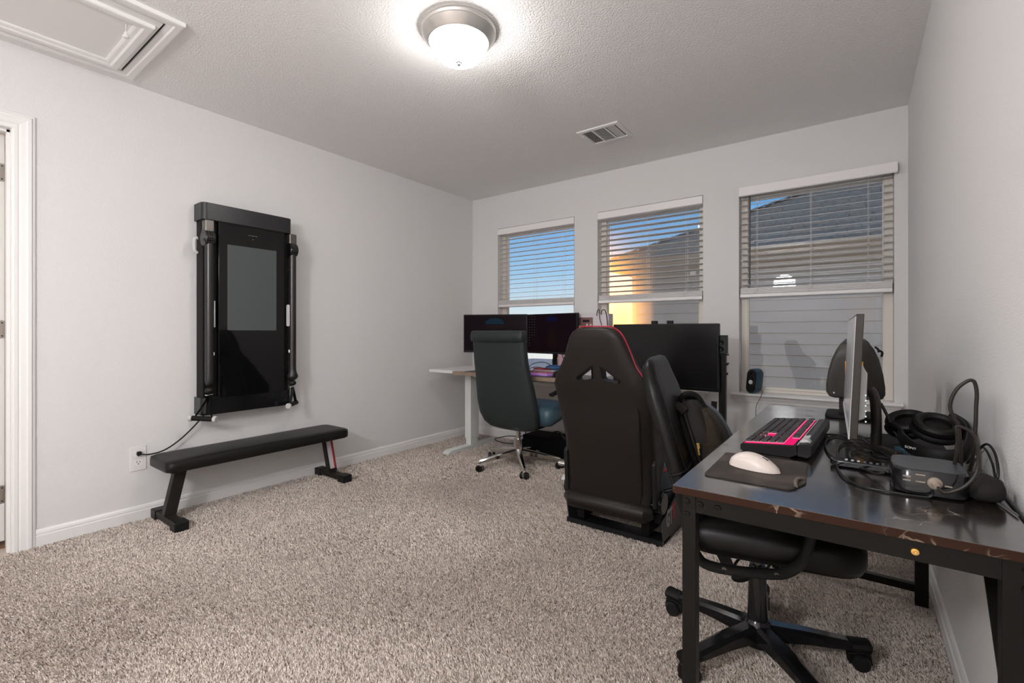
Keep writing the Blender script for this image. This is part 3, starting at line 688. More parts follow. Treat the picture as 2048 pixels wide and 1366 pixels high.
# ------------------------------------------------------------------ white standing desk at the back
dx0, dx1, dy0, dy1 = -3.13, -1.52, 2.975, 3.66
t = thing('standing_desk', 'white sit-stand desk with a light wood front board, under the twin monitors', 'desk', ((dx0 + dx1) / 2, (dy0 + dy1) / 2, 0))
MB().box(dx0, dx1, dy0, dy1, 0.699, 0.725).build('desktop', M_wdesk, t, bevel=0.003)
MB().box(-2.80, dx1, 2.935, 2.974, 0.696, 0.7252).build('front_board', M_wood, t)
for x in (-2.84, -1.66):
    MB().prism([(2.89, 0.006), (2.89, 0.020), (2.93, 0.040), (3.52, 0.040), (3.56, 0.020), (3.56, 0.006)], 'x', x - 0.036, x + 0.036).build('foot', M_wleg, t, bevel=0.003)
    MB().box(x - 0.030, x + 0.030, 3.185, 3.285, 0.04, 0.12).build('inner_column', M_wleg, t, bevel=0.003)
    MB().box(x - 0.036, x + 0.036, 3.178, 3.292, 0.10, 0.70).build('leg', M_wleg, t, bevel=0.003)
MB().box(-2.84, -1.66, 3.21, 3.26, 0.65, 0.699).build('crossbar', M_wleg, t)
dm = MB().prism(rrect(-2.68, -1.56, 2.940, 3.25, 0.02), 'z', 0.7255, 0.7285).build('desk_mat', M_mat); tag(dm, 'dark desk mat on the front of the white standing desk', 'mat')
def monitor27(label, xa, ya, xb, yb, z0, z1, screen, foot):
    a = Vector((xa, ya, 0)); b = Vector((xb, yb, 0)); d = (b - a).normalized(); n = Vector((d.y, -d.x, 0))
    t = thing('monitor', label, 'monitor', ((xa + xb) / 2, (ya + yb) / 2, z0))
    def slab(o0, o1, i, zz0, zz1): return [a + d * i + n * o0, b - d * i + n * o0, b - d * i + n * o1, a + d * i + n * o1], zz0, zz1
    def mk(o0, o1, i, q0, q1):
        P, z_0, z_1 = slab(o0, o1, i, q0, q1); m = MB(); m.add([(p.x, p.y, z) for z in (z_0, z_1) for p in P], [(0, 1, 2, 3), (4, 5, 6, 7), (0, 1, 5, 4), (1, 2, 6, 5), (2, 3, 7, 6), (3, 0, 4, 7)]); return m
    mk(-0.035, 0.0, 0, z0, z1).build('case', M_black, t, bevel=0.004)
    mk(0.0, 0.0015, 0.008, z0 + 0.018, z1 - 0.008).build('screen', screen, t)
    mk(0.0, 0.0018, 0.29, z0 + 0.006, z0 + 0.009).build('control_mark', M_text, t)
    c = (a + b) / 2 - n * 0.06
    MB().beam(c + Vector((0, 0, 0.732)), c + Vector((0, 0, (z0 + z1) / 2)), 0.05, 0.02, (1, 0, 0)).build('stand_neck', M_bmetal, t)
    MB().prism(rrect(c.x - 0.11, c.x + 0.11, c.y - 0.09, c.y + 0.09, 0.02), 'z', 0.7255, 0.735).build('stand_base', M_bmetal, t, bevel=0.002)
    return t, a, d, n
M_wall2 = mat('wallpaper_arch', (0.003, 0.003, 0.004), 0.15, spec=0.06, emit=((0.005, 0.09, 0.16), 0.12))
M_wall3 = mat('wallpaper_arch_blue', (0.003, 0.003, 0.004), 0.15, spec=0.06, emit=((0.01, 0.01, 0.10), 0.15))
M_wall4 = mat('wallpaper_lower', (0.003, 0.003, 0.004), 0.15, spec=0.06, emit=((0.06, 0.015, 0.01), 0.08))
M_icon = mat('desktop_icons', (0.003, 0.003, 0.004), 0.15, spec=0.06, emit=((0.15, 0.15, 0.18), 0.25))
def arch(a, d, n, u0, z0, r, m_, t):
    P = [a + d * (u0 + r * math.cos(R(q))) + n * 0.0022 + Vector((0, 0, z0 + 0.62 * r * math.sin(R(q)))) for q in range(0, 181, 12)]
    MB().add(P, [tuple(range(len(P)))]).build('wallpaper_shape', m_, t)
t1, a1, d1_, n1 = monitor27('left of the two black monitors on the white standing desk', -3.03, 3.33, -2.455, 3.565, 0.868, 1.228, M_screenon, 0)
arch(a1, d1_, n1, 0.31, 1.135, 0.095, M_wall2, t1); MB().add([a1 + d1_ * u + n1 * 0.0022 + Vector((0, 0, z)) for u, z in ((0.215, 1.10), (0.405, 1.10), (0.405, 1.128), (0.215, 1.128))], [(0, 1, 2, 3)]).build('wallpaper_shape', M_wall4, t1)
t2, a2, d2_, n2 = monitor27('right of the two black monitors, its screen faintly showing icons', -2.455, 3.565, -1.885, 3.475, 0.868, 1.224, M_screenon, 0)
arch(a2, d2_, n2, 0.30, 1.155, 0.075, M_wall3, t2)
MB().add([a2 + d2_ * u + n2 * 0.0022 + Vector((0, 0, z)) for u, z in ((0.25, 0.92), (0.35, 0.92), (0.34, 1.08), (0.26, 1.08))], [(0, 1, 2, 3)]).build('wallpaper_shape', M_wall4, t2)
for i in range(3):
    for j in range(8 if i else 12):
        p = a2 + d2_ * (0.03 + 0.032 * i) + n2 * 0.0022 + Vector((0, 0, 1.205 - j * 0.024))
        MB().add([p, p + d2_ * 0.007, p + d2_ * 0.007 + Vector((0, 0, -0.006)), p + Vector((0, 0, -0.006))], [(0, 1, 2, 3)]).build('desktop_icon', M_icon, t2)

# PC case and other things at the right of the standing desk
t = thing('computer_case', 'white computer case with a smoked window, behind the racing seat', 'computer', (-1.79, 3.5, 0.725))
MB().box(-1.985, -1.64, 3.56, 3.655, 0.727, 1.215).build('case_body', M_case, t, bevel=0.004)
MB().box(-1.95, -1.78, 3.552, 3.56, 0.86, 1.185).build('side_window', M_casewin, t, bevel=0.002)
MB().box(-1.87, -1.81, 3.549, 3.552, 1.145, 1.165).build('badge', M_black, t)
f_ = MB().lathe([(0, 0), (0.055, 0), (0.062, 0.004), (0.062, 0.010), (0, 0.010)], (-1.935, 3.552, 1.07), 24, (0, -1, 0)).build('fan', M_green, t, smooth=True)
for dx in (0.0, 0.035): MB().box(-1.835 + dx, -1.822 + dx, 3.545, 3.552, 1.03, 1.13).build('memory_stick', M_sticker, t)
m = MB().prism(rrect(-2.10, -1.93, 3.50, 3.60, 0.03), 'z', 0.7255, 0.865)
o = m.build('speaker_box', M_pinkc, None, bevel=0.006); tag(o, 'pink rounded box standing under the right monitor', 'box')
# black mouse on the mat, keyboards, clutter
def mouse(name, label, c, L, W_, Hh, rz, m_top, seamy=True):
    t = thing(name, label, 'mouse', c, rz)
    rings = []
    for i in range(15):
        u = -1 + 2 * i / 14; prof = max(0.0, 1 - abs(u) ** 3.2) ** 0.5; hh = Hh * (0.25 + 0.75 * max(0, math.cos((u - 0.25) * 1.2)) ** 0.9)
        wv_ = W_ / 2 * max(prof, 0.08) * (0.93 + 0.07 * math.cos(u * 3)); hz = hh * max(prof, 0.12)
        rings.append([(u * L / 2, wv_ * math.copysign(abs(math.cos(a)) ** 0.75, math.cos(a)), 0.0015 + (hz * math.sin(a) ** 0.8 if math.sin(a) > 0 else 0.0)) for a in [2 * math.pi * k / 20 for k in range(20)]])
    MB().loft(rings).build('shell', m_top, t, smooth=True, local=True, ang=1.5)
    return t
tm = mouse('computer_mouse', 'black mouse on the dark mat of the white standing desk', (-1.79, 3.02, 0.729), 0.125, 0.068, 0.042, R(160), M_black)
def slab_kb(label, c, sx, sy, rz, m1, m2):
    t = thing('keyboard', label, 'keyboard', c, rz)
    MB().box(-sx / 2, sx / 2, -sy / 2, sy / 2, 0, 0.018).build('keyboard_base', m1, t, local=True, bevel=0.003)
    k0 = None
    for j in range(5):
        for i in range(13):
            x = -sx / 2 + 0.012 + i * (sx - 0.024) / 13; y = -sy / 2 + 0.012 + j * (sy - 0.024) / 5
            if k0 is None: k0 = MB().box(0, (sx - 0.024) / 13 - 0.003, 0, (sy - 0.024) / 5 - 0.003, 0.018, 0.026).build('key', m2, t, local=True); k0.location = (x, y, 0)
            else:
                c_ = k0.copy(); COL.objects.link(c_); c_.location = (x, y, 0)
slab_kb('purple-lit light keyboard on the white standing desk, partly behind the teal chair', (-2.02, 3.06, 0.729), 0.32, 0.12, R(-8), M_purple, M_pinkv)
slab_kb('white keyboard behind the purple one on the white standing desk', (-2.0, 3.20, 0.729), 0.30, 0.11, R(-14), M_white, M_silver)
tg = MB().sphere((-2.02, 3.32, 0.765), (0.07, 0.05, 0.026), 14, 8, (0, 0, 0.4)).build('cable_pouch', M_blue, None, smooth=True); tag(tg, 'small blue pouch among the cables on the standing desk', 'pouch')
tg = MB().prism(rrect(-2.16, -2.02, 3.22, 3.29, 0.015), 'z', 0.7255, 0.765).build('red_case', M_red, None, bevel=0.004); tag(tg, 'small dark red case lying beside the blue pouch on the standing desk', 'case')
for i, (pts, r_) in enumerate((
        ([(-2.06, 3.46, 0.87), (-2.07, 3.45, 0.80), (-2.03, 3.42, 0.75), (-1.95, 3.36, 0.731), (-1.85, 3.33, 0.731)], 0.003),
        ([(-2.02, 3.46, 0.87), (-2.00, 3.45, 0.80), (-2.06, 3.40, 0.755), (-2.14, 3.36, 0.731)], 0.003),
        ([(-1.98, 3.45, 0.87), (-2.00, 3.44, 0.81), (-1.96, 3.39, 0.76), (-2.04, 3.34, 0.731)], 0.0025),
        ([(-2.10, 3.46, 0.87), (-2.11, 3.45, 0.81), (-2.06, 3.38, 0.77), (-1.98, 3.30, 0.733)], 0.0025),
        ([(-2.24, 3.25, 0.732), (-2.20, 3.27, 0.79), (-2.12, 3.30, 0.81), (-2.04, 3.30, 0.79), (-1.99, 3.28, 0.732)], 0.003),
        ([(-2.20, 3.15, 0.733), (-2.12, 3.17, 0.775), (-2.04, 3.20, 0.77), (-1.92, 3.24, 0.733)], 0.003))):
    o = MB().tube(spl(pts, 6), r_, 6).build('cable', M_black, None, smooth=True)
    tag(o, ['black cable hanging from under the right monitor, %s of four' % q for q in ('second from the right', 'third from the right', 'rightmost', 'leftmost')][i] if i < 4 else ('higher arched black cable on the standing desk beside the teal chair' if i == 4 else 'lower black cable curling behind the purple keyboard'), 'cable')
o = MB().tube(spl([(-1.740, 3.55, 1.195), (-1.735, 3.55, 1.235), (-1.718, 3.55, 1.245), (-1.712, 3.55, 1.17), (-1.69, 3.55, 1.09), (-1.68, 3.55, 0.95)], 6), 0.0028, 6).build('cable', M_black, None, smooth=True); tag(o, 'thin black cable hanging down the front of the white computer case', 'cable')
o = MB().tube(spl([(-1.700, 3.55, 1.205), (-1.692, 3.55, 1.240), (-1.665, 3.55, 1.240), (-1.648, 3.55, 1.17), (-1.640, 3.55, 1.05), (-1.64, 3.55, 0.90)], 6), 0.0034, 6).build('cable', M_black, None, smooth=True); tag(o, 'arched black cable at the right edge of the white computer case', 'cable')
# black box under the desk, and cords hanging
t = thing('floor_subwoofer', 'long black box on the floor under the white standing desk', 'box', (-2.0, 3.5, 0))
MB().box(-2.36, -1.50, 3.36, 3.60, 0.0, 0.165).build('box_body', mat('very_black_plastic', (0.004, 0.004, 0.004), 0.6, spec=0.1), t, bevel=0.006)
MB().tube(spl([(-2.10, 3.42, 0.165), (-2.08, 3.42, 0.205), (-2.02, 3.42, 0.215), (-1.97, 3.42, 0.165)], 5), 0.006, 6).build('carry_handle', M_black, t, smooth=True)
o = MB().tube(spl([(-2.60, 3.55, 0.70), (-2.52, 3.56, 0.35), (-2.44, 3.52, 0.13), (-2.60, 3.45, 0.10), (-2.72, 3.42, 0.06), (-2.55, 3.40, 0.05), (-2.40, 3.42, 0.09), (-2.42, 3.52, 0.25)], 8), 0.004, 6).build('cable', M_black, None, smooth=True); tag(o, 'black cable drooping to the floor behind the white desk leg', 'cable')

# ------------------------------------------------------------------ seat shells
def shell(rows, nn=28, front=1):
    """rows: (cx, y_back, z, halfw, thick, bolster, corner exponent); y grows towards the sitter"""
    rings = []
    for cx_, yb, z, hw, th, bo, ex in rows:
        ring = []
        for k in range(nn):
            a = 2 * math.pi * k / nn; ca, sa = math.cos(a), math.sin(a)
            x = hw * math.copysign(abs(ca) ** ex, ca); y = th / 2 * math.copysign(abs(sa) ** ex, sa)
            fx = abs(x) / hw if hw else 0
            y += th / 2 + (bo * max(0, (fx - 0.45) / 0.55) ** 1.3 if sa > 0.0 else bo * 0.25 * max(0, (fx - 0.7) / 0.3))
            ring.append((cx_ + x, yb + y, z))
        rings.append(ring)
    return rings
def star_base(t, c, rad, ang0, hub_z, tip_z, wd0, wd1, m_leg, caster, cr=0.03):
    for k in range(5):
        a = R(ang0 + 72 * k); d = Vector((math.cos(a), math.sin(a), 0)); p = Vector((-d.y, d.x, 0)); c0 = Vector((c[0], c[1], 0))
        rings = []
        for u, zt, hh, ww in ((0.02, hub_z, 0.05, wd0), (rad * 0.5, (hub_z + tip_z) / 2 + 0.004, 0.035, (wd0 + wd1) / 2), (rad, tip_z, 0.022, wd1), (rad + 0.012, tip_z - 0.006, 0.012, wd1 * 0.6)):
            q = c0 + d * u
            rings.append([q + p * ww + Vector((0, 0, zt - hh)), q + p * ww + Vector((0, 0, zt - 0.008)), q + p * ww * 0.55 + Vector((0, 0, zt)), q - p * ww * 0.55 + Vector((0, 0, zt)), q - p * ww + Vector((0, 0, zt - 0.008)), q - p * ww + Vector((0, 0, zt - hh))])
        MB().loft(rings).build('base_arm', m_leg, t, smooth=True, ang=0.5)
        q = c0 + d * rad
        if caster == 'wheel':
            cs = MB().cyl((q.x, q.y, tip_z - 0.02), (q.x, q.y, 0.055), 0.006, n=10).build('caster', M_chrome, t, smooth=True)
            ax = Vector((math.cos(a + 0.9), math.sin(a + 0.9), 0))
            for s_ in (-1, 1):
                MB().lathe([(0, -0.011), (cr * 0.8, -0.011), (cr, -0.006), (cr, 0.006), (cr * 0.8, 0.011), (0, 0.011)], Vector((q.x, q.y, cr + 0.004)) + ax * 0.018 * s_, 20, ax).build('wheel', M_blackgl, cs, smooth=True)
            MB().obox((q.x, q.y, cr + 0.016), (0.016, 0.05, cr * 1.3), (0, 0, a + 0.9)).build('caster_fork', M_chrome, cs, bevel=0.004)
        else:
            m = MB().tube([q + Vector((0, 0, tip_z - 0.012)) - d * 0.02, q + Vector((0, 0, tip_z - 0.012)) + d * 0.035], 0.03, 10, flat=(0.9, 0.6))
            cs = m.build('caster', M_blackmat, t, smooth=True)
            ax = p
            for s_ in (-1, 1): MB().lathe([(0, -0.012), (cr * 0.85, -0.012), (cr, -0.005), (cr, 0.005), (cr * 0.85, 0.012), (0, 0.012)], q + d * 0.008 + ax * 0.015 * s_ + Vector((0, 0, cr + 0.003)), 20, ax).build('wheel', M_black, cs, smooth=True)
            MB().prism([(-0.03, 0.02), (-0.034, 0.055), (0.03, 0.062), (0.036, 0.02)], 'y', -0.012, 0.012).tf(Matrix.Translation((q.x + d.x * 0.008, q.y + d.y * 0.008, 0)) @ Matrix.Rotation(a, 4, 'Z')).build('caster_hood', M_blackmat, cs, bevel=0.004)

# teal high-back office chair at the standing desk
CX, CY = -2.14, 2.99
t = thing('office_chair', 'dark teal high-back office chair on a chrome star base, at the white desk', 'chair', (CX, CY, 0))
rows = [(-2.13, 2.875, 0.312, 0.13, 0.05, 0.0, 0.7), (-2.135, 2.855, 0.325, 0.20, 0.07, 0.0, 0.65), (-2.14, 2.84, 0.362, 0.250, 0.09, 0.01, 0.52), (-2.15, 2.82, 0.43, 0.268, 0.09, 0.01, 0.48),
        (-2.155, 2.80, 0.53, 0.270, 0.09, 0.01, 0.45), (-2.16, 2.785, 0.64, 0.262, 0.085, 0.01, 0.45), (-2.165, 2.77, 0.74, 0.252, 0.075, 0.01, 0.45), (-2.17, 2.755, 0.84, 0.246, 0.07, 0.01, 0.45), (-2.17, 2.745, 0.94, 0.244, 0.065, 0.01, 0.45), (-2.17, 2.74, 1.0, 0.243, 0.06, 0.0, 0.45), (-2.17, 2.745, 1.03, 0.235, 0.05, 0.0, 0.5)]
MB().loft(shell(rows)).build('backrest', M_teal, t, smooth=True, ang=1.5)
rows = [(-2.175, 2.735, 0.985, 0.240, 0.08, 0.0, 0.45), (-2.175, 2.722, 0.992, 0.250, 0.10, 0.0, 0.45), (-2.175, 2.718, 1.03, 0.252, 0.105, 0.0, 0.42), (-2.175, 2.722, 1.062, 0.248, 0.10, 0.0, 0.45), (-2.175, 2.738, 1.073, 0.235, 0.075, 0.0, 0.5)]
MB().loft(shell(rows)).build('headrest', M_teal, t, smooth=True, ang=1.5)
sx0, sx1 = -2.335, -1.80
m = MB().loft([[(x, y, z + 0.10 * max(0, y - 3.0) * (q_)) for x, y in rrect(sx0 + i_, sx1 - i_, 2.92 + i_, 3.38 - i_, 0.06, 5)] for i_, z, q_ in ((0.045, 0.350, 2.2), (0.015, 0.375, 1.8), (0.0, 0.41, 1.0), (0.0, 0.465, 0.0), (0.015, 0.487, 0), (0.05, 0.498, 0), (0.14, 0.501, 0))])
m.build('seat', M_tealsheen, t, smooth=True, ang=1.3)
for s_ in (-1, 1):
    xx = -2.08 + s_ * 0.30
    MB().tube(spl([(xx, 2.90, 0.605), (xx, 2.96, 0.615), (xx, 3.08, 0.640), (xx + 0.0, 3.20, 0.650)], 5), 0.026, 12, flat=(1, 0.55)).build('armrest', M_blackgl, t, smooth=True)
    MB().tube(spl([(xx, 3.06, 0.62), (xx, 3.09, 0.54), (xx - s_ * 0.02, 3.13, 0.44), (xx - s_ * 0.06, 3.18, 0.39), (xx - s_ * 0.02, 3.26, 0.44), (xx, 3.27, 0.54), (xx, 3.22, 0.635)], 6), 0.014, 10, flat=(1, 0.5)).build('arm_support', M_chrome, t, smooth=True)
MB().box(-2.28, -1.98, 2.98, 3.14, 0.305, 0.36).build('tilt_mechanism', M_blackmat, t, bevel=0.008)
MB().cyl((CX, CY, 0.10), (CX, CY, 0.225), 0.036, 0.036, 24).build('gas_lift_cover', M_chrome, t, smooth=True)
MB().cyl((CX, CY, 0.22), (CX, CY, 0.31), 0.018, n=16).build('gas_lift', M_chrome, t, smooth=True)
MB().cyl((CX, CY, 0.035), (CX, CY, 0.13), 0.030, 0.045, 20).build('hub', M_chrome, t, smooth=True)
star_base(t, (CX, CY), 0.325, 25, 0.150, 0.092, 0.026, 0.014, M_chrome, 'wheel', 0.027)

# ------------------------------------------------------------------ racing seat on its black rig
rxc = -1.032
t = thing('racing_rig', 'black racing simulator seat with red piping on a low black frame', 'racing seat', (rxc, 2.6, 0))
sc_ = -1.040
rows = [(sc_, 2.225, 0.205, 0.230, 0.08, 0.00, 0.40), (sc_, 2.220, 0.26, 0.240, 0.08, 0.06, 0.38), (sc_, 2.210, 0.33, 0.243, 0.08, 0.10, 0.36), (sc_, 2.195, 0.42, 0.245, 0.08, 0.15, 0.36),
        (sc_, 2.180, 0.50, 0.246, 0.08, 0.17, 0.36), (sc_, 2.165, 0.58, 0.250, 0.08, 0.13, 0.36), (sc_, 2.150, 0.66, 0.254, 0.07, 0.085, 0.38), (sc_, 2.135, 0.73, 0.262, 0.06, 0.09, 0.42),
        (sc_, 2.120, 0.79, 0.264, 0.036, 0.08, 0.45), (sc_, 2.110, 0.84, 0.240, 0.032, 0.05, 0.45), (sc_, 2.100, 0.89, 0.206, 0.036, 0.04, 0.45), (sc_, 2.090, 0.94, 0.180, 0.06, 0.03, 0.45), (sc_, 2.080, 0.99, 0.160, 0.07, 0.02, 0.45),
        (sc_, 2.073, 1.035, 0.140, 0.07, 0.01, 0.46), (sc_, 2.070, 1.062, 0.120, 0.07, 0.0, 0.50), (sc_, 2.074, 1.078, 0.095, 0.06, 0.0, 0.6), (sc_, 2.086, 1.085, 0.06, 0.04, 0.0, 0.8)]
back = MB().loft(shell(rows, 40)).build('backrest', M_seatback, t, smooth=True, ang=1.5)
def tri_prism(sgn, grow, ya, yb):
    # slanted belt opening: vertices in (x, z)
    c = [(0.024, 0.888), (0.026, 0.824), (0.108, 0.808), (0.116, 0.822)] 
    P = [Vector((x, z)) for x, z in c]; g = sum(P, Vector((0, 0))) / 4
    pts = []
    P2 = [(p - g) * (1 + grow) + g for p in P]
    for i in range(4):
        a, b_, d = P2[i - 1], P2[i], P2[(i + 1) % 4]
        for u in (0, 0.5, 1):
            q = (b_ + (a - b_).normalized() * 0.010) * (1 - u) ** 2 + b_ * 2 * u * (1 - u) + (b_ + (d - b_).normalized() * 0.010) * u * u
            pts.append((sc_ + 0.006 + sgn * q.x, q.y + 0.006))
    return pts
cuts = []
for sgn in (-1, 1): cuts.append(MB().prism(tri_prism(sgn, 0, 0, 0), 'y', 1.9, 2.6).build('cutter', M_black))
bpy.context.view_layer.update()
carve(back, cuts); back.data.materials.clear(); back.data.materials.append(M_seatback)
for sgn in (-1, 1):
    ob = tri_prism(sgn, 0.16, 0, 0); ib = tri_prism(sgn, -0.02, 0, 0)
    def yy(z): return 2.120 - (z - 0.79) * 0.20 
    rings = []
    for (xo_, zo_), (xi_, zi_) in zip(ob, ib):
        rings.append([(xo_, yy(zo_) + 0.004, zo_), (xo_ * 0.7 + xi_ * 0.3, yy(zo_) - 0.007, zo_ * 0.7 + zi_ * 0.3), (xi_, yy(zi_) - 0.006, zi_), (xi_, yy(zi_) + 0.055, zi_)])
    MB().loft(rings, closed=True).build('belt_slot_frame', M_black, t, smooth=True)
# raised rear panel with its seams
rows2 = [(sc_, y - 0.004 + max(0, z - 0.60) * 0.05, z, hw - 0.045 - max(0, z - 0.66) * 0.3, 0.03, 0, 0.35) for (_, y, z, hw, th, bo, ex) in rows if 0.2 < z < 0.80]
MB().loft(shell(rows2, 28)).build('rear_panel', M_seatback, t, smooth=True, ang=1.2)
# red piping along the headrest and right edge
pp = [(sc_ + hw * 0.985 + 0.003, y + th * 0.70, z + 0.002) for (_, y, z, hw, th, bo, ex) in rows if 0.78 < z < 1.08]
pl = [(2 * sc_ - x, y, z) for x, y, z in pp if z > 1.0]
MB().tube(spl(pp + [(sc_ + 0.07, 2.10, 1.089), (sc_ - 0.07, 2.10, 1.089)] + pl[::-1], 5), 0.0036, 8).build('red_piping', M_redtrim, t, smooth=True)
rows3 = [(sc_, y + (0.05 if z < 0.7 else 0.022), z, hw * 0.97, th * 0.75, bo + 0.004, ex) for (_, y, z, hw, th, bo, ex) in rows if 0.3 < z < 0.76]
MB().loft(shell(rows3, 40)).build('front_padding', M_seatside, t, smooth=True, ang=1.5)
# bottom roll, cushion with rose stripe and red piping
m = MB().tube([(rxc - 0.235, 2.245, 0.175), (rxc - 0.21, 2.228, 0.168), (rxc + 0.20, 2.228, 0.168), (rxc + 0.225, 2.245, 0.175)], [0.030, 0.045, 0.045, 0.030], 14); m.build('rear_roll', M_seatback, t, smooth=True)
m = MB().tube([(rxc - 0.235, 2.25, 0.215), (rxc + 0.235, 2.25, 0.215)], 0.006, 8); m.build('seam_piping', M_seatback, t, smooth=True)
cr_ = []
for y, hw, z0, z1 in ((2.30, 0.20, 0.15, 0.285), (2.34, 0.235, 0.15, 0.315), (2.50, 0.245, 0.15, 0.335), (2.66, 0.245, 0.15, 0.355), (2.76, 0.235, 0.17, 0.360), (2.80, 0.215, 0.20, 0.335)):
    cr_.append([(rxc - hw, y, z0), (rxc - hw, y, z1 - 0.02), (rxc - hw + 0.025, y, z1), (rxc - hw + 0.07, y, z1 - 0.005), (rxc - hw + 0.11, y, z1 - 0.045), (rxc + hw - 0.11, y, z1 - 0.045), (rxc + hw - 0.07, y, z1 - 0.005), (rxc + hw - 0.025, y, z1), (rxc + hw, y, z1 - 0.02), (rxc + hw, y, z0)])
MB().loft(cr_).build('seat_cushion', mat('seat_blue_black_vinyl', (0.030, 0.045, 0.055), 0.33), t, smooth=True, ang=0.9)
for s_ in (-1, 1): MB().tube([(rxc + s_ * (r_[7][0] - rxc), r_[7][1], r_[7][2] + 0.001) for r_ in cr_], 0.005, 8).build('red_piping', M_redtrim, t, smooth=True)
MB().loft([[(rxc - 0.05, r_[0][1], r_[4][2] + 0.001), (rxc - 0.05, r_[0][1], r_[4][2] + 0.006), (rxc + 0.10, r_[0][1], r_[4][2] + 0.006), (rxc + 0.10, r_[0][1], r_[4][2] + 0.001)] for r_ in cr_[1:]]).build('rose_stripe', M_pinkv, t)
for s_ in (-1, 1):
    x = rxc + s_ * 0.243
    MB().prism([(2.23, 0.20), (2.215, 0.42), (2.235, 0.44), (2.265, 0.42), (2.285, 0.20)], 'x', x - 0.010, x + 0.014).build('recline_bracket', M_black, t, bevel=0.008, seg=3)
    MB().lathe([(0, -0.022), (0.050, -0.022), (0.056, -0.014), (0.056, 0.014), (0.050, 0.022), (0, 0.022)], (x + s_ * 0.006, 2.30, 0.215), 26, (1, 0, 0)).build('recline_hinge', M_blackgl, t, smooth=True)
    MB().box(x - 0.016, x + 0.016, 2.28, 2.75, 0.115, 0.16).build('seat_rail', M_bmetal, t, bevel=0.003)
MB().cyl((rxc - 0.30, 2.25, 0.335), (rxc - 0.245, 2.25, 0.335), 0.013, n=14).build('recline_knob', M_chrome, t, smooth=True)
MB().cyl((rxc + 0.25, 2.36, 0.255), (rxc + 0.29, 2.38, 0.27), 0.010, n=12).build('recline_lever', M_blackgl, t, smooth=True)
M_rigpl = mat('rig_steel_black', (0.020, 0.020, 0.021), 0.18, 0.2)
for s_ in (-1, 1):
    x = rxc + s_ * 0.265
    pl = MB().prism([(2.30, 0.008), (2.275, 0.120), (2.285, 0.130), (2.56, 0.225), (2.98, 0.30), (3.02, 0.008)], 'x', x - 0.003, x + 0.003).build('side_plate', mat('rig_side_steel', (0.05, 0.055, 0.06), 0.4, 0.3), t, bevel=0.001)
    if s_ > 0:
        Mx = Matrix.Translation((x + 0.0035, 2.335, 0.085)) @ Matrix(((0, 0, 1, 0), (1, 0, 0, 0), (0, 1, 0, 0), (0, 0, 0, 1)))
        text('lettering_white', 'GT', 0.115, Mx, mat('rig_white_lettering', (0.42, 0.40, 0.40), 0.5), pl, 0.0004, 0.62, bold=0.004)
        Mx = Matrix.Translation((x + 0.0035, 2.435, 0.097)) @ Matrix(((0, 0, 1, 0), (1, 0, 0, 0), (0, 1, 0, 0), (0, 0, 0, 1)))
        text('lettering_red', 'R', 0.115, Mx, mat('rig_red_lettering', (0.55, 0.015, 0.03), 0.5), pl, 0.0004, 0.70, bold=0.004)
MB().box(rxc - 0.268, rxc + 0.268, 2.285, 2.40, 0.016, 0.026).box(rxc - 0.268, rxc + 0.268, 2.280, 2.288, 0.002, 0.034).build('front_crossbar', M_rigpl, t)
MB().box(rxc - 0.268, rxc + 0.268, 2.92, 3.00, 0.010, 0.05).build('rear_crossbar', M_rigpl, t)
for s_ in (-1, 1): MB().box(rxc + s_ * 0.18 - 0.02, rxc + s_ * 0.18 + 0.02, 2.28, 2.98, 0.05, 0.115).build('seat_mount', M_bmetal, t)

# television on its rig stand
t = thing('tv_stand', 'black floor stand with tall square posts carrying the television', 'stand', (-1.03, 3.16, 0))
for x in (-1.38, -0.682):
    MB().box(x - 0.020, x + 0.020, 3.155, 3.195, 0.012, 0.955).build('post', M_bmetal, t, bevel=0.002)
    MB().box(x - 0.022, x + 0.022, 2.95, 3.45, 0.005, 0.035).build('foot', M_bmetal, t, bevel=0.002)
    kb = MB()
    for z in (0.80, 0.86): kb.cyl((x + 0.02, 3.16, z), (x + 0.034, 3.16, z), 0.008, n=10)
    kb.build('clamp_bolt', M_black, t, smooth=True)
MB().box(-1.38, -0.682, 3.15, 3.18, 0.86, 0.90).build('crossbar', M_bmetal, t)
for z in (0.918, 0.864): MB().box(-0.71, -0.650, 3.140, 3.20, z - 0.004, z + 0.004).build('shelf_bracket', M_bmetal, t)
MB().box(-0.745, -0.715, 3.15, 3.17, 0.25, 0.62).build('inner_strut', M_bmetal, t)
t = thing('television', 'black flat television behind the racing seat, screen off', 'television', (-1.035, 3.1, 0.69))
tvm = MB().box(-1.385, -0.688, 3.085, 3.135, 0.690, 1.116).build('case', M_black, t, bevel=0.003)
MB().box(-1.379, -0.694, 3.083, 3.085, 0.708, 1.111).build('screen', M_screenoff, t)
MB().box(-1.385, -0.688, 3.080, 3.086, 0.690, 0.706).build('lower_bezel', M_blackgl, t)
MB().box(-1.20, -0.86, 3.13, 3.15, 0.80, 1.0).build('rear_housing', M_black, t)
for x, w_ in ((-1.10, 'left'), (-0.995, 'right')):
    o = MB().box(x - 0.016, x + 0.016, 3.10, 3.14, 1.116, 1.137).build('wall_hook', M_blackmat); tag(o, '%s of two small black brackets on top of the television' % w_, 'bracket')
t = thing('small_speaker', 'narrow black speaker on the post right of the television', 'speaker', (-0.680, 3.15, 0.925))
MB().box(-0.706, -0.654, 3.125, 3.195, 0.925, 1.042).build('speaker_body', M_black, t, bevel=0.002)
for z in (0.955, 0.995): MB().lathe([(0, 0), (0.013, 0), (0.016, 0.003), (0, 0.002)], (-0.680, 3.125, z), 16, (0, -1, 0)).build('driver', M_blackgl, t, smooth=True)

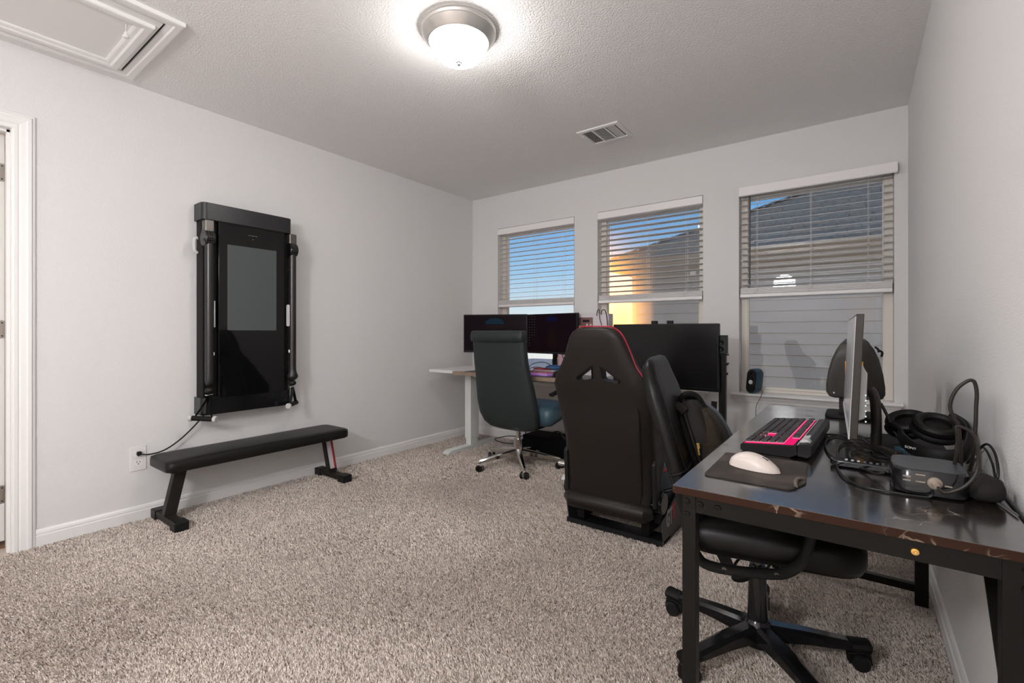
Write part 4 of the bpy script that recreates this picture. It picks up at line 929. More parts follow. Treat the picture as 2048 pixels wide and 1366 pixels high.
# ------------------------------------------------------------------ right-hand black desk
rx0, rx1, ry0, ry1, rz1 = -0.321, 0.243, 1.024, 2.418, 0.730
t = thing('computer_desk', 'black steel-framed desk with a worn dark marble top along the right wall', 'desk', ((rx0 + rx1) / 2, (ry0 + ry1) / 2, 0))
MB().box(rx0, rx1, ry0, ry1, rz1 - 0.001, rz1).build('desktop_surface', M_marble, t)
MB().box(rx0, rx1, ry0, ry1, rz1 - 0.016, rz1 - 0.001).build('desktop_edge', M_marbedge, t)
for x0_, x1_ in ((rx0 + 0.018, rx0 + 0.046), (rx1 - 0.062, rx1 - 0.022)):
    for y0_, y1_ in ((ry0 + 0.006, ry0 + 0.036), (ry1 - 0.052, ry1 - 0.024)):
        MB().box(x0_, x1_, y0_, y1_, 0.012, rz1 - 0.016).build('leg', M_bmetal, t, bevel=0.0015)
for y0_, y1_ in ((ry0 + 0.008, ry0 + 0.012), (ry1 - 0.045, ry1 - 0.041)):
    MB().box(rx0 + 0.046, rx1 - 0.05, y0_, y1_, rz1 - 0.052, rz1 - 0.016).build('apron', M_bmetal, t)
MB().box(rx0 + 0.046, rx1 - 0.04, ry1 - 0.047, ry1 - 0.022, 0.060, 0.088).build('stretcher', M_bmetal, t)
for x in (rx0 + 0.030, rx1 - 0.032):
    MB().box(x - 0.004, x + 0.004, ry0 + 0.03, ry1 - 0.05, rz1 - 0.048, rz1 - 0.016).build('side_rail', M_bmetal, t)
MB().beam((rx1 - 0.035, ry0 + 0.30, 0.70), (rx1 - 0.035, ry0 + 0.03, 0.40), 0.006, 0.03, (1, 0, 0)).build('brace', M_bmetal, t)
for x, z in ((rx0 + 0.028, 0.70), (rx0 + 0.028, 0.672), (rx0 + 0.055, 0.697), (rx0 + 0.09, 0.697), (rx0 + 0.40, 0.694), (rx1 - 0.035, 0.70), (rx1 - 0.035, 0.672)):
    MB().lathe([(0, 0), (0.0065, 0), (0.0055, 0.003), (0.002, 0.0035), (0, 0.002)], (x, ry0 + (0.006 if x < rx0 + 0.05 or x > rx1 - 0.04 else 0.008), z), 12, (0, -1, 0)).build('bolt', M_gold if abs(x - rx0 - 0.40) < 0.01 else M_bmetal, t, smooth=True)

DZT = rz1
# mouse pad and cream mouse
ang = 0.0
t = thing('mouse_pad', 'worn black mouse pad with a folded frayed corner, on the black desk', 'mouse pad', (-0.19, 1.25, DZT))
P = [Vector((-0.285, 1.135)), Vector((-0.287, 1.375)), Vector((-0.10, 1.385)), Vector((-0.088, 1.20)), Vector((-0.110, 1.13))]
pts = []
for i in range(5):
    a, b_, d = P[i - 1], P[i], P[(i + 1) % 5]; rr_ = 0.012
    for u in (0, 0.33, 0.66, 1): 
        q = (b_ + (a - b_).normalized() * rr_) * (1 - u) ** 2 + b_ * 2 * u * (1 - u) + (b_ + (d - b_).normalized() * rr_) * u * u; pts.append((q.x, q.y))
MB().prism(pts, 'z', DZT, DZT + 0.0042).build('pad', M_mpad, t, bevel=0.001)
MB().tube(spl([(-0.093, 1.225, DZT + 0.004), (-0.102, 1.205, DZT + 0.009), (-0.106, 1.18, DZT + 0.009), (-0.103, 1.155, DZT + 0.004)], 5), 0.0035, 8).build('frayed_fold', mat('frayed_cloth', (0.14, 0.11, 0.09), 0.9, bump=(300, 1, 0.003)), t, smooth=True)
tm = mouse('computer_mouse', 'cream wireless mouse on the worn black mouse pad', (-0.198, 1.248, DZT + 0.0042), 0.118, 0.060, 0.036, R(166), M_mouse)
MB().obox((-0.026, 0.0, 0.0285), (0.014, 0.003, 0.0015), (0, -0.4, 0)).build('scroll_slot', M_black, tm, local=True)

# mechanical keyboard with glowing pink key skirts
KR = R(-2.7)
t = thing('mechanical_keyboard', 'black mechanical keyboard glowing pink between its keys, on the black desk', 'keyboard', (-0.262, 1.432, DZT), KR)
KM = Matrix(((0, 1, 0, 0), (1, 0, 0, 0), (0, 0, 1, 0), (0, 0, 0, 1)))   # local: x = across rows (towards the wall), y = along
LK = 0.447
MB().prism([(0.0, 0.004), (0.0, 0.018), (0.006, 0.022), (0.136, 0.034), (0.138, 0.010), (0.12, 0.0), (0.01, 0.0)], 'y', 0, LK).build('keyboard_case', M_blackmat, t, local=True, bevel=0.002)
MB().prism([(0.008, 0.0222), (0.008, 0.0232), (0.128, 0.0343), (0.128, 0.0333)], 'y', 0.008, LK - 0.008).build('backlight_plate', M_pinkbed, t, local=True)
MB().prism([(0.136, 0.006), (0.137, 0.034), (0.140, 0.040), (0.160, 0.044), (0.170, 0.038), (0.170, 0.012), (0.160, 0.004)], 'y', 0.002, LK).build('media_bar', M_black, t, local=True, bevel=0.003, seg=3)
MB().prism([(0.1365, 0.036), (0.139, 0.0405), (0.142, 0.042), (0.139, 0.036)], 'y', 0.004, LK - 0.06).build('silver_edge', M_silver, t, local=True)
MB().cyl((0.152, 0.020, 0.036), (0.152, 0.050, 0.036), 0.0135, n=20).build('volume_roller', M_silver, t, smooth=True, local=True)
for k in range(3): MB().obox((0.150, 0.062 + 0.018 * k, 0.0435), (0.014, 0.013, 0.004), (0, -0.2, 0)).build('media_button', M_silver, t, local=True)
def keymesh(u):
    w_ = 0.019 * u - 0.0022
    m = MB()
    def ring(a, b_, h0): return [(-a, -b_, h0), (a, -b_, h0), (a, b_, h0), (-a, b_, h0)]
    hx, hy = 0.0086, w_ / 2 + 0.0002
    m.cur = 1; m.loft([ring(hx, hy, 0.0025), ring(hx * 0.97, hy - 0.0003, 0.0055)], cap=False)
    m.cur = 2; m.loft([ring(hx * 0.97, hy - 0.0003, 0.0055), ring(hx * 0.96, hy - 0.0005, 0.0066)], cap=False)
    m.cur = 0; m.loft([ring(hx * 0.96, hy - 0.0005, 0.0066), ring(hx * 0.84, hy - 0.0018, 0.0118)], cap=False)
    m.add(ring(hx * 0.84, hy - 0.0018, 0.0118), [(0, 1, 2, 3)])
    return m
keyc = {}
def key(r, along, u):
    v = 0.020 + 0.0193 * r + (0.006 if r == 5 else 0)
    loc = (v, along, 0.0222 + 0.095 * (v - 0.006) - 0.003)
    k_ = round(u, 2)
    if k_ not in keyc:
        o = keymesh(u).build('key', [M_key, M_pinkglow, M_pinkhi], t, local=True); keyc[k_] = o
    else:
        o = keyc[k_].copy(); COL.objects.link(o)
    o.location = loc; o.rotation_euler = (0, -0.095, 0)
K = 0.019
# number pad is nearest the camera (rows run along y from right hand to left hand)
y = 0.010
for r, us in enumerate([[1, 1, 2], [1, 1, 1, 1], [1, 1, 1, 1], [1, 1, 1, 1], [1, 1, 1, 1]]):
    yy_ = y
    for u in us: key(r, yy_ + K * u / 2, u); yy_ += K * u
y += 4 * K + 0.005
for r, us in enumerate([[1, 1, 1], None, [], [1, 1, 1], [1, 1, 1], [1, 1, 1]]):
    if us is None: key(1, y + K * 1.5, 1); continue
    yy_ = y
    for u in us: key(r, yy_ + K * u / 2, u); yy_ += K * u
y += 3 * K + 0.005
main = [[1.25, 1.25, 1.25, 1.25, 6.25, 1.25, 1.25, 1.25], [2.75] + [1] * 10 + [2.25], [2.25] + [1] * 11 + [1.75], [1.5] + [1] * 12 + [1.5], [2] + [1] * 13]
for r, us in enumerate(main):
    yy_ = y
    for u in us: key(r, yy_ + K * u / 2, u); yy_ += K * u
yy_ = y
for g in range(3):
    for k in range(4): key(5, yy_ + K / 2, 1); yy_ += K
    yy_ += K * 0.5
key(5, y + 15 * K - K / 2, 1)

# ultrawide monitor seen nearly edge-on
mx_, my0, my1, mz0, mz1 = -0.014, 1.441, 2.118, 0.795, 1.107
t = thing('ultrawide_monitor', 'thin silver-screened monitor seen edge-on, on the black desk', 'monitor', (0.05, 1.7, DZT))
TL = 0.045
MR = Matrix.Translation((mx_, my0, 0)) @ Matrix.Rotation(R(2.0), 4, 'Z')
def mxz(off, z): return (off + (z - mz0) * TL, z)
MW = my1 - my0
MB().prism([mxz(0.0, mz0), mxz(0.0, mz1), mxz(0.016, mz1), mxz(0.016, mz0)], 'y', 0, MW).tf(MR).build('case', mat('brown_black_plastic', (0.022, 0.016, 0.012), 0.3), t, bevel=0.0015)
MB().prism([mxz(-0.0015, mz0 + 0.012), mxz(-0.0015, mz1 - 0.006), mxz(0.0, mz1 - 0.006), mxz(0.0, mz0 + 0.012)], 'y', 0.006, MW - 0.006).tf(MR).build('screen', M_silscr, t)
MB().prism([mxz(-0.003, mz0 - 0.001), mxz(-0.003, mz0 + 0.012), mxz(0.0, mz0 + 0.012), mxz(0.0, mz0 - 0.001)], 'y', 0, MW).tf(MR).build('lower_bezel', M_silver, t)
MB().prism([mxz(0.016, 0.83), mxz(0.016, 0.985), mxz(0.032, 0.955), mxz(0.033, 0.84)], 'y', 0.06, 0.58).tf(MR).build('rear_housing', M_silver, t, bevel=0.004)
for k in range(6): MB().obox((mx_ + 0.033, 1.4985, 0.900 - 0.0135 * k), (0.003, 0.003, 0.0035)).build('port_light', M_led, t)
MB().tube(spl([(0.030, 1.66, 0.90), (0.040, 1.655, 0.880), (0.044, 1.65, 0.83), (0.044, 1.645, 0.77), (0.042, 1.64, 0.735)], 6), 0.030, 14, flat=(0.9, 0.42), up=(1, 0, 0)).build('stand_neck', mat('brown_stand', (0.020, 0.015, 0.012), 0.45), t, smooth=True)
MB().prism(rrect(0.035, 0.20, 1.56, 1.90, 0.02), 'z', DZT, DZT + 0.009).build('stand_base', M_blackmat, t, bevel=0.002)

# grey shell-backed device on a post at the far end of the desk
t = thing('desk_device', 'dark grey rounded trapezoid device on a short post at the far end of the desk', 'device', (-0.005, 2.27, DZT))
out = [(-0.050, 1.018), (-0.064, 0.995), (-0.080, 0.955), (-0.092, 0.905), (-0.099, 0.85), (-0.098, 0.822), (-0.088, 0.806), (-0.070, 0.801), (0.066, 0.801), (0.080, 0.807), (0.088, 0.822), (0.088, 0.85), (0.082, 0.90), (0.070, 0.955), (0.055, 0.995), (0.040, 1.018), (0.030, 1.022), (-0.042, 1.022)]
c = Vector((-0.005, 0.905))
def inset(f, dy): return [((p[0] - c.x) * f + c.x, dy, (p[1] - c.y) * f + c.y) for p in out]
MB().loft([inset(0.90, 2.238), inset(0.985, 2.246), inset(1.0, 2.262), inset(1.0, 2.30), inset(0.95, 2.32)]).build('rear_shell', M_grey, t, smooth=True, ang=0.8)
MB().loft([[(x, y, z) for x, z in ((-0.048, 1.018), (-0.036, 1.034), (0.026, 1.034), (0.042, 1.018))] for y in (2.262, 2.33)]).build('top_fin', M_blackgl, t, bevel=0.003)
MB().tube([((p[0] - c.x) * 0.62 + c.x, 2.2385, (p[1] - 0.885) * 0.62 + 0.885) for p in out if p[1] < 0.97], 0.0012, 6).build('embossed_line', M_grey, t)
MB().box(-0.099, 0.088, 2.2455, 2.2480, 0.833, 0.8345).build('panel_seam', M_blackmat, t)
for x in (-0.072, 0.058): MB().lathe([(0, 0), (0.003, 0), (0.003, 0.002), (0, 0.002)], (x, 2.2385, 0.823), 10, (0, -1, 0)).build('screw', M_chrome, t)
st = MB().box(-0.036, 0.021, 2.2365, 2.2380, 0.895, 0.948).build('orange_sticker', M_orange, t)
for k in range(3):
    x = -0.034 + k * 0.020
    MB().add([(x, 2.2362, 0.896), (x + 0.008, 2.2362, 0.896), (min(x + 0.024, 0.0205), 2.2362, 0.930), (min(x + 0.014, 0.0205), 2.2362, 0.930)], [(0, 1, 2, 3)]).build('sticker_stripe', M_black, st)
MB().box(-0.056, -0.022, 2.26, 2.285, DZT + 0.01, 0.80).build('post', M_black, t, bevel=0.002)
MB().prism(rrect(-0.10, 0.07, 2.18, 2.37, 0.03), 'z', DZT, DZT + 0.012).build('base', M_blackmat, t, bevel=0.003)
m = MB().tube(spl([(0.058, 2.26, 1.004), (0.066, 2.25, 0.996), (0.068, 2.25, 0.985)], 4), 0.004, 8).tube(spl([(0.068, 2.26, 0.992), (0.078, 2.25, 0.985), (0.076, 2.25, 0.968)], 4), 0.004, 8)
m.build('hook', M_black, t, smooth=True)

# small slate speaker on the window sill
t = thing('desk_speaker', 'small slate blue speaker with a light cone, on the right window sill', 'speaker', (-0.60, 3.68, WZ0))
sp = rrect(-0.032, 0.032, 0.0, 0.150, 0.031, 7)
def spr(f, yv): return [((x) * f, yv + (z - 0.0) * 0.16, (z - 0.075) * f + 0.076) for x, z in sp]
SM = Matrix.Translation((-0.590, 3.695, WZ0 + 0.0005)) @ Matrix.Rotation(R(-20), 4, 'Z') @ Matrix.Scale(1.16, 4)
MB().loft([spr(0.94, -0.036), spr(1.0, -0.030), spr(1.0, 0.030), spr(0.86, 0.045)]).tf(SM).build('speaker_body', M_slate, t, smooth=True, ang=0.9)
MB().loft([spr(0.90, -0.0385), spr(0.92, -0.034)]).tf(SM).build('front_baffle', M_blackmat, t, smooth=True)
MB().lathe([(0, 0.0), (0.010, 0.001), (0.013, 0.004), (0, 0.004)], (0, -0.0395 + 0.070 * 0.16, 0.070), 20, (0, -1, 0.16)).tf(SM).build('cone', M_silver, t, smooth=True)
MB().lathe([(0.014, 0.0), (0.024, 0.0), (0.022, 0.003), (0.014, 0.001)], (0, -0.0385 + 0.070 * 0.16, 0.070), 20, (0, -1, 0.16)).tf(SM).build('cone_surround', M_blackgl, t, smooth=True)
MB().lathe([(0, 0.0), (0.011, 0.0), (0.009, 0.002), (0, 0.001)], (0, -0.0385 + 0.126 * 0.16, 0.122), 16, (0, -1, 0.16)).tf(SM).build('tweeter', M_blackgl, t, smooth=True)
o = MB().tube(spl([(-0.565, 3.70, 0.665), (-0.530, 3.665, 0.652), (-0.527, 3.645, 0.642), (-0.540, 3.638, 0.600), (-0.565, 3.64, 0.535), (-0.568, 3.65, 0.40), (-0.56, 3.66, 0.2)], 6), 0.0018, 6).build('speaker_cable', M_black, None, smooth=True); tag(o, 'thin black speaker wire hanging over the right window sill', 'cable')

# docking box, remote, headphones, cables
t = thing('docking_box', 'squat black media box with ports, on the black desk', 'media box', (0.12, 1.32, DZT))
MB().loft([[(x, y, z) for x, y in rrect(0.060 + i_, 0.180 - i_, 1.252 + i_, 1.385 - i_, 0.030, 6)] for i_, z in ((0.004, DZT), (0.0, DZT + 0.004), (0.0, DZT + 0.048), (0.003, DZT + 0.052))]).build('box_body', M_blackgl, t, smooth=True, ang=0.7)
MB().prism(rrect(0.064, 0.176, 1.256, 1.381, 0.027, 6), 'z', DZT + 0.052, DZT + 0.0535).build('lid', M_dock, t)
for x, z, w_ in ((0.083, 0.037, 0.012), (0.083, 0.029, 0.012), (0.104, 0.043, 0.015), (0.104, 0.029, 0.015), (0.146, 0.027, 0.011)):
    MB().box(x - w_ / 2, x + w_ / 2, 1.2505, 1.2525, DZT + z - 0.0012, DZT + z + 0.0012).build('port', M_plug, t)
MB().cyl((0.124, 1.2505, DZT + 0.039), (0.124, 1.2525, DZT + 0.039), 0.0018, n=8).build('power_light', M_silver, t)
t = thing('remote_control', 'slim black remote with pale buttons lying beside the media box', 'remote', (0.02, 1.41, DZT))
MB().prism(rrect(-0.075, 0.075, -0.020, 0.020, 0.018, 5), 'z', 0.0, 0.016).tf(Matrix.Translation((0.022, 1.415, DZT + 0.002)) @ Matrix.Rotation(R(-4), 4, 'Z')).build('remote_body', M_blackgl, t, bevel=0.004, seg=3)
for k in range(6): MB().prism(rrect(-0.003, 0.003, -0.004, 0.004, 0.002, 2), 'z', 0.016, 0.0175).tf(Matrix.Translation((-0.020 + 0.012 * k, 1.414 - 0.001 * k, DZT + 0.002))).build('button', M_silver if k < 3 else M_greystrap, t)

t = thing('headphones', 'large black over-ear headphones lying on the cables by the right wall', 'headphones', (0.17, 1.68, DZT))
band = spl([(0.098, 1.70, 0.775), (0.100, 1.62, 0.772), (0.125, 1.55, 0.762), (0.165, 1.52, 0.760), (0.205, 1.54, 0.768), (0.228, 1.62, 0.790), (0.232, 1.70, 0.810), (0.215, 1.78, 0.820)], 6)
MB().tube(band, 0.019, 12, flat=(0.35, 1.0), up=(0, 0, 1)).build('headband', M_blackmat, t, smooth=True)
MB().tube([p + Vector(((0.165 - p.x) * 0.06, (1.65 - p.y) * 0.06, 0.004)) for p in band], 0.012, 10, flat=(0.6, 1.1), up=(0, 0, 1)).build('band_padding', M_leather, t, smooth=True)
for c_, rot in (((0.120, 1.755, 0.790), (R(28), R(-14), R(10))), ((0.172, 1.690, 0.795), (R(30), R(10), R(-10)))):
    q = MB().sphere((0, 0, 0), (0.056, 0.048, 0.022), 24, 12).tf(Matrix.Translation(c_) @ Euler(rot).to_matrix().to_4x4()); q.build('ear_cup', M_blackmat, t, smooth=True)
    q = MB().tube([(0.040 * math.cos(a), 0.034 * math.sin(a), 0.020) for a in [R(k * 15) for k in range(24)]], 0.013, 10, closed=True).tf(Matrix.Translation(c_) @ Euler(rot).to_matrix().to_4x4()); q.build('ear_pad', M_leather, t, smooth=True)
Mx = Matrix.Translation((0.0995, 1.563, 0.766)) @ Matrix.Rotation(R(-44), 4, 'Z') @ Matrix.Rotation(R(90), 4, 'X')
text('band_lettering', 'SONY', 0.0085, Mx, M_text, t, 0.0003, 1.3)

t = thing('cable_case', 'small lumpy black zip pouch against the right wall', 'pouch', (0.205, 1.29, DZT))
MB().sphere((0.200, 1.305, DZT + 0.024), (0.030, 0.050, 0.024), 20, 12, (0, 0, 0.15), p=0.75).build('pouch_body', M_pack, t, smooth=True)
MB().tube(spl([(0.212, 1.262, DZT + 0.034), (0.226, 1.285, DZT + 0.037), (0.228, 1.32, DZT + 0.037), (0.215, 1.35, DZT + 0.032)], 5), 0.0025, 6).build('zipper', M_bmetal, t, smooth=True)

def cable(label, pts, r, m=M_black, k=8, name='cable', extra=None):
    o = MB().tube(spl(pts, k), r, 8).build(name, m, None, smooth=True); tag(o, label, 'cable'); return o
M_brcab = mat('brown_black_rubber', (0.022, 0.017, 0.014), 0.4, spec=0.25)
cable('thick black cable standing in a tall loop above the headphones', [(0.186, 1.42, 0.745), (0.184, 1.41, 0.80), (0.179, 1.40, 0.854), (0.171, 1.40, 0.877), (0.166, 1.40, 0.895), (0.169, 1.40, 0.918), (0.178, 1.40, 0.939), (0.189, 1.40, 0.952), (0.199, 1.40, 0.958), (0.205, 1.40, 0.952), (0.208, 1.40, 0.930), (0.207, 1.40, 0.90), (0.206, 1.40, 0.86), (0.204, 1.41, 0.80), (0.200, 1.43, 0.745)], 0.0036, M_brcab)
o = cable('bent black power cable curling down into the front of the media box', [(0.163, 1.36, 0.740), (0.166, 1.345, 0.78), (0.169, 1.335, 0.833), (0.167, 1.33, 0.858), (0.168, 1.33, 0.866), (0.177, 1.325, 0.865), (0.188, 1.315, 0.858), (0.193, 1.30, 0.845), (0.190, 1.27, 0.838), (0.186, 1.24, 0.81), (0.180, 1.23, 0.790), (0.166, 1.225, 0.769), (0.148, 1.225, 0.755), (0.136, 1.225, 0.751), (0.129, 1.235, 0.757), (0.126, 1.248, 0.760)], 0.0032, M_brcab)
MB().lathe([(0, -0.002), (0.009, -0.002), (0.0115, 0.002), (0.0115, 0.007), (0.007, 0.009), (0.0055, 0.018), (0, 0.018)], (0.1245, 1.2505, 0.762), 20, (0.15, -1, -0.15)).build('power_plug', M_plug, o, smooth=True)
cable('thin black cable looping widest to the left of the media box', [(0.181, 1.60, 0.735), (0.10, 1.65, 0.735), (0.055, 1.62, 0.735), (0.010, 1.65, 0.736), (-0.025, 1.78, 0.736), (-0.060, 1.79, 0.736), (-0.074, 1.65, 0.735), (-0.060, 1.52, 0.735), (-0.033, 1.457, 0.735), (-0.011, 1.414, 0.735), (0.013, 1.39, 0.737), (0.035, 1.34, 0.742), (0.052, 1.33, 0.750)], 0.0027)
cable('thin black cable sweeping in front of the media box', [(0.02, 1.72, 0.735), (-0.006, 1.709, 0.735), (-0.033, 1.674, 0.735), (-0.042, 1.58, 0.735), (-0.038, 1.48, 0.735), (-0.037, 1.375, 0.735), (-0.020, 1.289, 0.734), (0.011, 1.245, 0.733), (0.060, 1.235, 0.733), (0.11, 1.238, 0.733), (0.121, 1.240, 0.740), (0.122, 1.251, 0.745)], 0.0024)
cable('black cable curled round the remote control', [(-0.012, 1.50, 0.734), (-0.014, 1.56, 0.735), (0.010, 1.61, 0.737), (0.054, 1.596, 0.738), (0.10, 1.56, 0.738), (0.15, 1.52, 0.738), (0.19, 1.50, 0.740)], 0.0024)
cable('black cable running flat between the monitor stand and the right wall', [(-0.03, 1.86, 0.734), (0.02, 1.80, 0.735), (0.06, 1.55, 0.746), (0.11, 1.46, 0.744), (0.16, 1.43, 0.742), (0.20, 1.46, 0.745), (0.228, 1.55, 0.76)], 0.0026)
o = cable('black monitor cable sagging from the back of the edge-on monitor', [(0.045, 1.74, 0.862), (0.058, 1.735, 0.850), (0.075, 1.73, 0.812), (0.092, 1.72, 0.768), (0.115, 1.70, 0.744), (0.150, 1.66, 0.742)], 0.0042)
MB().beam((0.030, 1.745, 0.870), (0.050, 1.738, 0.856), 0.014, 0.010).build('gold_plug', mat('pale_gold', (0.62, 0.50, 0.30), 0.3, 0.8), o)
cable('thin grey cable trailing to the near right corner of the black desk', [(0.212, 1.50, 0.752), (0.200, 1.47, 0.755), (0.196, 1.43, 0.752), (0.204, 1.39, 0.745), (0.214, 1.33, 0.737), (0.222, 1.28, 0.734), (0.232, 1.21, 0.734)], 0.0022, mat('grey_cable', (0.10, 0.095, 0.09), 0.4))
cable('thin dark cable running along the wall edge of the black desk', [(0.232, 1.66, 0.75), (0.240, 1.55, 0.79), (0.243, 1.47, 0.77), (0.240, 1.40, 0.735), (0.238, 1.25, 0.733), (0.236, 1.10, 0.733)], 0.0024)
cable('black keyboard cable running towards the edge-on monitor', [(-0.095, 1.80, 0.742), (-0.085, 1.80, 0.735), (-0.05, 1.82, 0.734), (0.0, 1.80, 0.734), (0.05, 1.80, 0.74)], 0.0024)
cable('white earphone cord loosely coiled behind the monitor stand', [(0.05, 1.92, 0.740), (0.056, 1.99, 0.742), (0.075, 2.05, 0.742), (0.09, 1.99, 0.742), (0.08, 1.90, 0.741), (0.10, 1.85, 0.742), (0.12, 1.90, 0.742)], 0.0014, M_white)
o = MB().beam((0.035, 1.63, DZT + 0.016), (0.090, 1.56, DZT + 0.016), 0.022, 0.014).build('cable_adapter', M_brcab, None, bevel=0.003); tag(o, 'stubby dark cable adapter lying between the stand and the media box', 'adapter')
o = MB().obox((0.118, 1.62, DZT + 0.013), (0.05, 0.06, 0.022), (0, 0, 0.5)).build('power_adapter', M_slate, None, bevel=0.003); tag(o, 'flat slate coloured power adapter under the headphones', 'adapter')
cable('black cable arching from the headphones to the back of the edge-on monitor', [(0.060, 1.76, 0.850), (0.080, 1.78, 0.80), (0.095, 1.80, 0.765), (0.105, 1.72, 0.752), (0.118, 1.64, 0.765), (0.125, 1.58, 0.760), (0.100, 1.52, 0.745), (0.070, 1.50, 0.737)], 0.0026)
cable('thin black cable looping upright between the tall loop and the right wall', [(0.215, 1.56, 0.745), (0.225, 1.50, 0.79), (0.232, 1.45, 0.815), (0.238, 1.41, 0.80), (0.236, 1.38, 0.76), (0.222, 1.40, 0.738)], 0.0026)
cable('thin black cable lying across the desk just behind the remote control', [(-0.015, 1.60, 0.735), (0.03, 1.53, 0.736), (0.07, 1.47, 0.738), (0.12, 1.43, 0.740), (0.17, 1.44, 0.744), (0.21, 1.48, 0.748)], 0.0022)
cable('black cable lying nearest the back edge of the media box', [(0.02, 1.70, 0.735), (0.06, 1.60, 0.739), (0.12, 1.50, 0.741), (0.18, 1.46, 0.742), (0.22, 1.42, 0.742)], 0.0030)
# hanging cables under the desk
cable('thick black cable hanging down the right wall under the black desk', [(0.205, 1.30, 0.70), (0.212, 1.29, 0.62), (0.214, 1.27, 0.57), (0.222, 1.26, 0.52), (0.228, 1.26, 0.42), (0.226, 1.26, 0.30), (0.222, 1.26, 0.10), (0.22, 1.27, 0.02)], 0.0065)
cable('thin black cable hanging near the front leg of the black desk', [(0.225, 1.12, 0.70), (0.236, 1.15, 0.55), (0.238, 1.16, 0.42), (0.228, 1.18, 0.25), (0.20, 1.22, 0.03)], 0.0028)

# ------------------------------------------------------------------ black office chair under the right desk, backpack on it
OX, OY, OR = -0.262, 1.715, R(10)
t = thing('office_chair', 'black leather office chair pushed under the black desk', 'chair', (OX, OY, 0), OR)
def L3(x, y, z): return (x, y, z)
# backrest in local frame: faces +x, leans back towards -x
rows = []
for u in [i / 12 for i in range(13)]:
    z = 0.40 + 0.545 * u; xb = -0.158 - 0.165 * u ** 1.05; th = 0.066 * (1 - 0.15 * u); hw = 0.205 + 0.03 * math.sin(u * 3.0)
    if u > 0.9: hw -= 0.03 * (u - 0.9) / 0.1; th *= 0.8
    ring = []
    for k in range(28):
        a = 2 * math.pi * k / 28; ca, sa = math.cos(a), math.sin(a)
        ring.append((xb + th / 2 * math.copysign(abs(sa) ** 0.55, sa), hw * math.copysign(abs(ca) ** 0.45, ca), z + 0.012 * math.copysign(abs(sa) ** 0.55, sa)))
    rows.append(ring)
top = [(sum(p[0] for p in rows[-1]) / 28, sum(p[1] for p in rows[-1]) / 28, sum(p[2] for p in rows[-1]) / 28)]
rows.append([(top[0][0] + (p[0] - top[0][0]) * 0.8 - 0.004, p[1] * 0.93, p[2] + 0.014) for p in rows[-1]])
rows.append([(top[0][0] + (p[0] - top[0][0]) * 0.4 - 0.006, p[1] * 0.85, p[2] + 0.006) for p in rows[-1]])
br = MB().loft(rows).build('backrest', M_leather, t, smooth=True, local=True, ang=1.5)
for i_ in (5,):
    MB().tube([(p[0] * 1.0, p[1] * 1.012, p[2]) for p in rows[i_]], 0.0035, 6, closed=True).build('cross_seam', M_blackmat, br, smooth=True, local=True)
MB().tube([(r_[17][0] + 0.0, r_[17][1] * 1.0 - 0.0, r_[17][2]) for r_ in rows[:-2]], 0.0028, 6).build('edge_seam', M_blackmat, br, smooth=True, local=True)
MB().tube([(r_[11][0], r_[11][1], r_[11][2]) for r_ in rows[:-2]], 0.0028, 6).build('edge_seam', M_blackmat, br, smooth=True, local=True)
MB().loft([[(x, y, z) for x, y in rrect(-0.215 + i_, 0.262 - i_, -0.24 + i_, 0.24 - i_, 0.08, 6)] for i_, z in ((0.03, 0.395), (0.008, 0.405), (0.0, 0.425), (0.0, 0.465), (0.015, 0.485), (0.06, 0.495), (0.16, 0.497))]).build('seat', M_leather, t, smooth=True, local=True, ang=1.2)
for s_ in (-1, 1):
    y = s_ * 0.262
    lp = [(-0.175, 0.60), (-0.195, 0.50), (-0.165, 0.410), (-0.120, 0.382), (0.015, 0.392), (0.075, 0.415), (0.110, 0.470), (0.135, 0.60)]
    P = spl([(x, y, z) for x, z in lp], 6)
    MB().tube(P, 0.024, 10, flat=(0.55, 0.8), up=(0, 1, 0)).build('arm_frame', M_blackmat, t, smooth=True, local=True)
    MB().tube([(-0.20, y, 0.618), (0.0, y, 0.628), (0.16, y, 0.618)], 0.026, 12, flat=(1.0, 0.6)).build('armrest', M_leather, t, smooth=True, local=True)
    m = MB()
    for x, z in ((-0.180, 0.50), (-0.090, 0.388), (0.040, 0.402)): m.lathe([(0, 0), (0.007, 0), (0.006, 0.003), (0, 0.002)], (x, y + s_ * 0.014, z), 10, (0, s_, 0))
    m.build('arm_bolts', M_gymtrk, t, local=True)
MB().box(-0.10, 0.10, -0.13, 0.13, 0.365, 0.398).build('tilt_plate', M_blackmat, t, bevel=0.006, local=True)
MB().lathe([(0, 0), (0.04, 0.0), (0.045, -0.012), (0.03, -0.022), (0, -0.022)], (0.095, -0.05, 0.372), 18).build('tension_knob', M_blackmat, t, smooth=True, local=True)
MB().cyl((0, 0, 0.33), (0, 0, 0.37), 0.014, n=16).cyl((0, 0, 0.28), (0, 0, 0.37), 0.013, n=16).build('gas_lift', M_gymtrk, t, smooth=True, local=True)
MB().lathe([(0.0, 0.05), (0.030, 0.05), (0.030, 0.13), (0.026, 0.285), (0.022, 0.30), (0, 0.30)], (0, 0, 0), 24).build('column', M_blackgl, t, smooth=True, local=True)
MB().tube(spl([(-0.02, -0.06, 0.365), (-0.055, -0.085, 0.34), (-0.065, -0.09, 0.31), (-0.02, -0.07, 0.29), (0.03, -0.05, 0.32), (0.035, -0.04, 0.36)], 5), 0.004, 8).build('hanging_strap', M_blackmat, t, smooth=True, local=True)
MB().prism([(-0.125, 0.375), (-0.085, 0.375), (-0.055, 0.305), (-0.090, 0.302)], 'y', -0.125, -0.120).build('hanging_tag', M_blackmat, t, local=True)
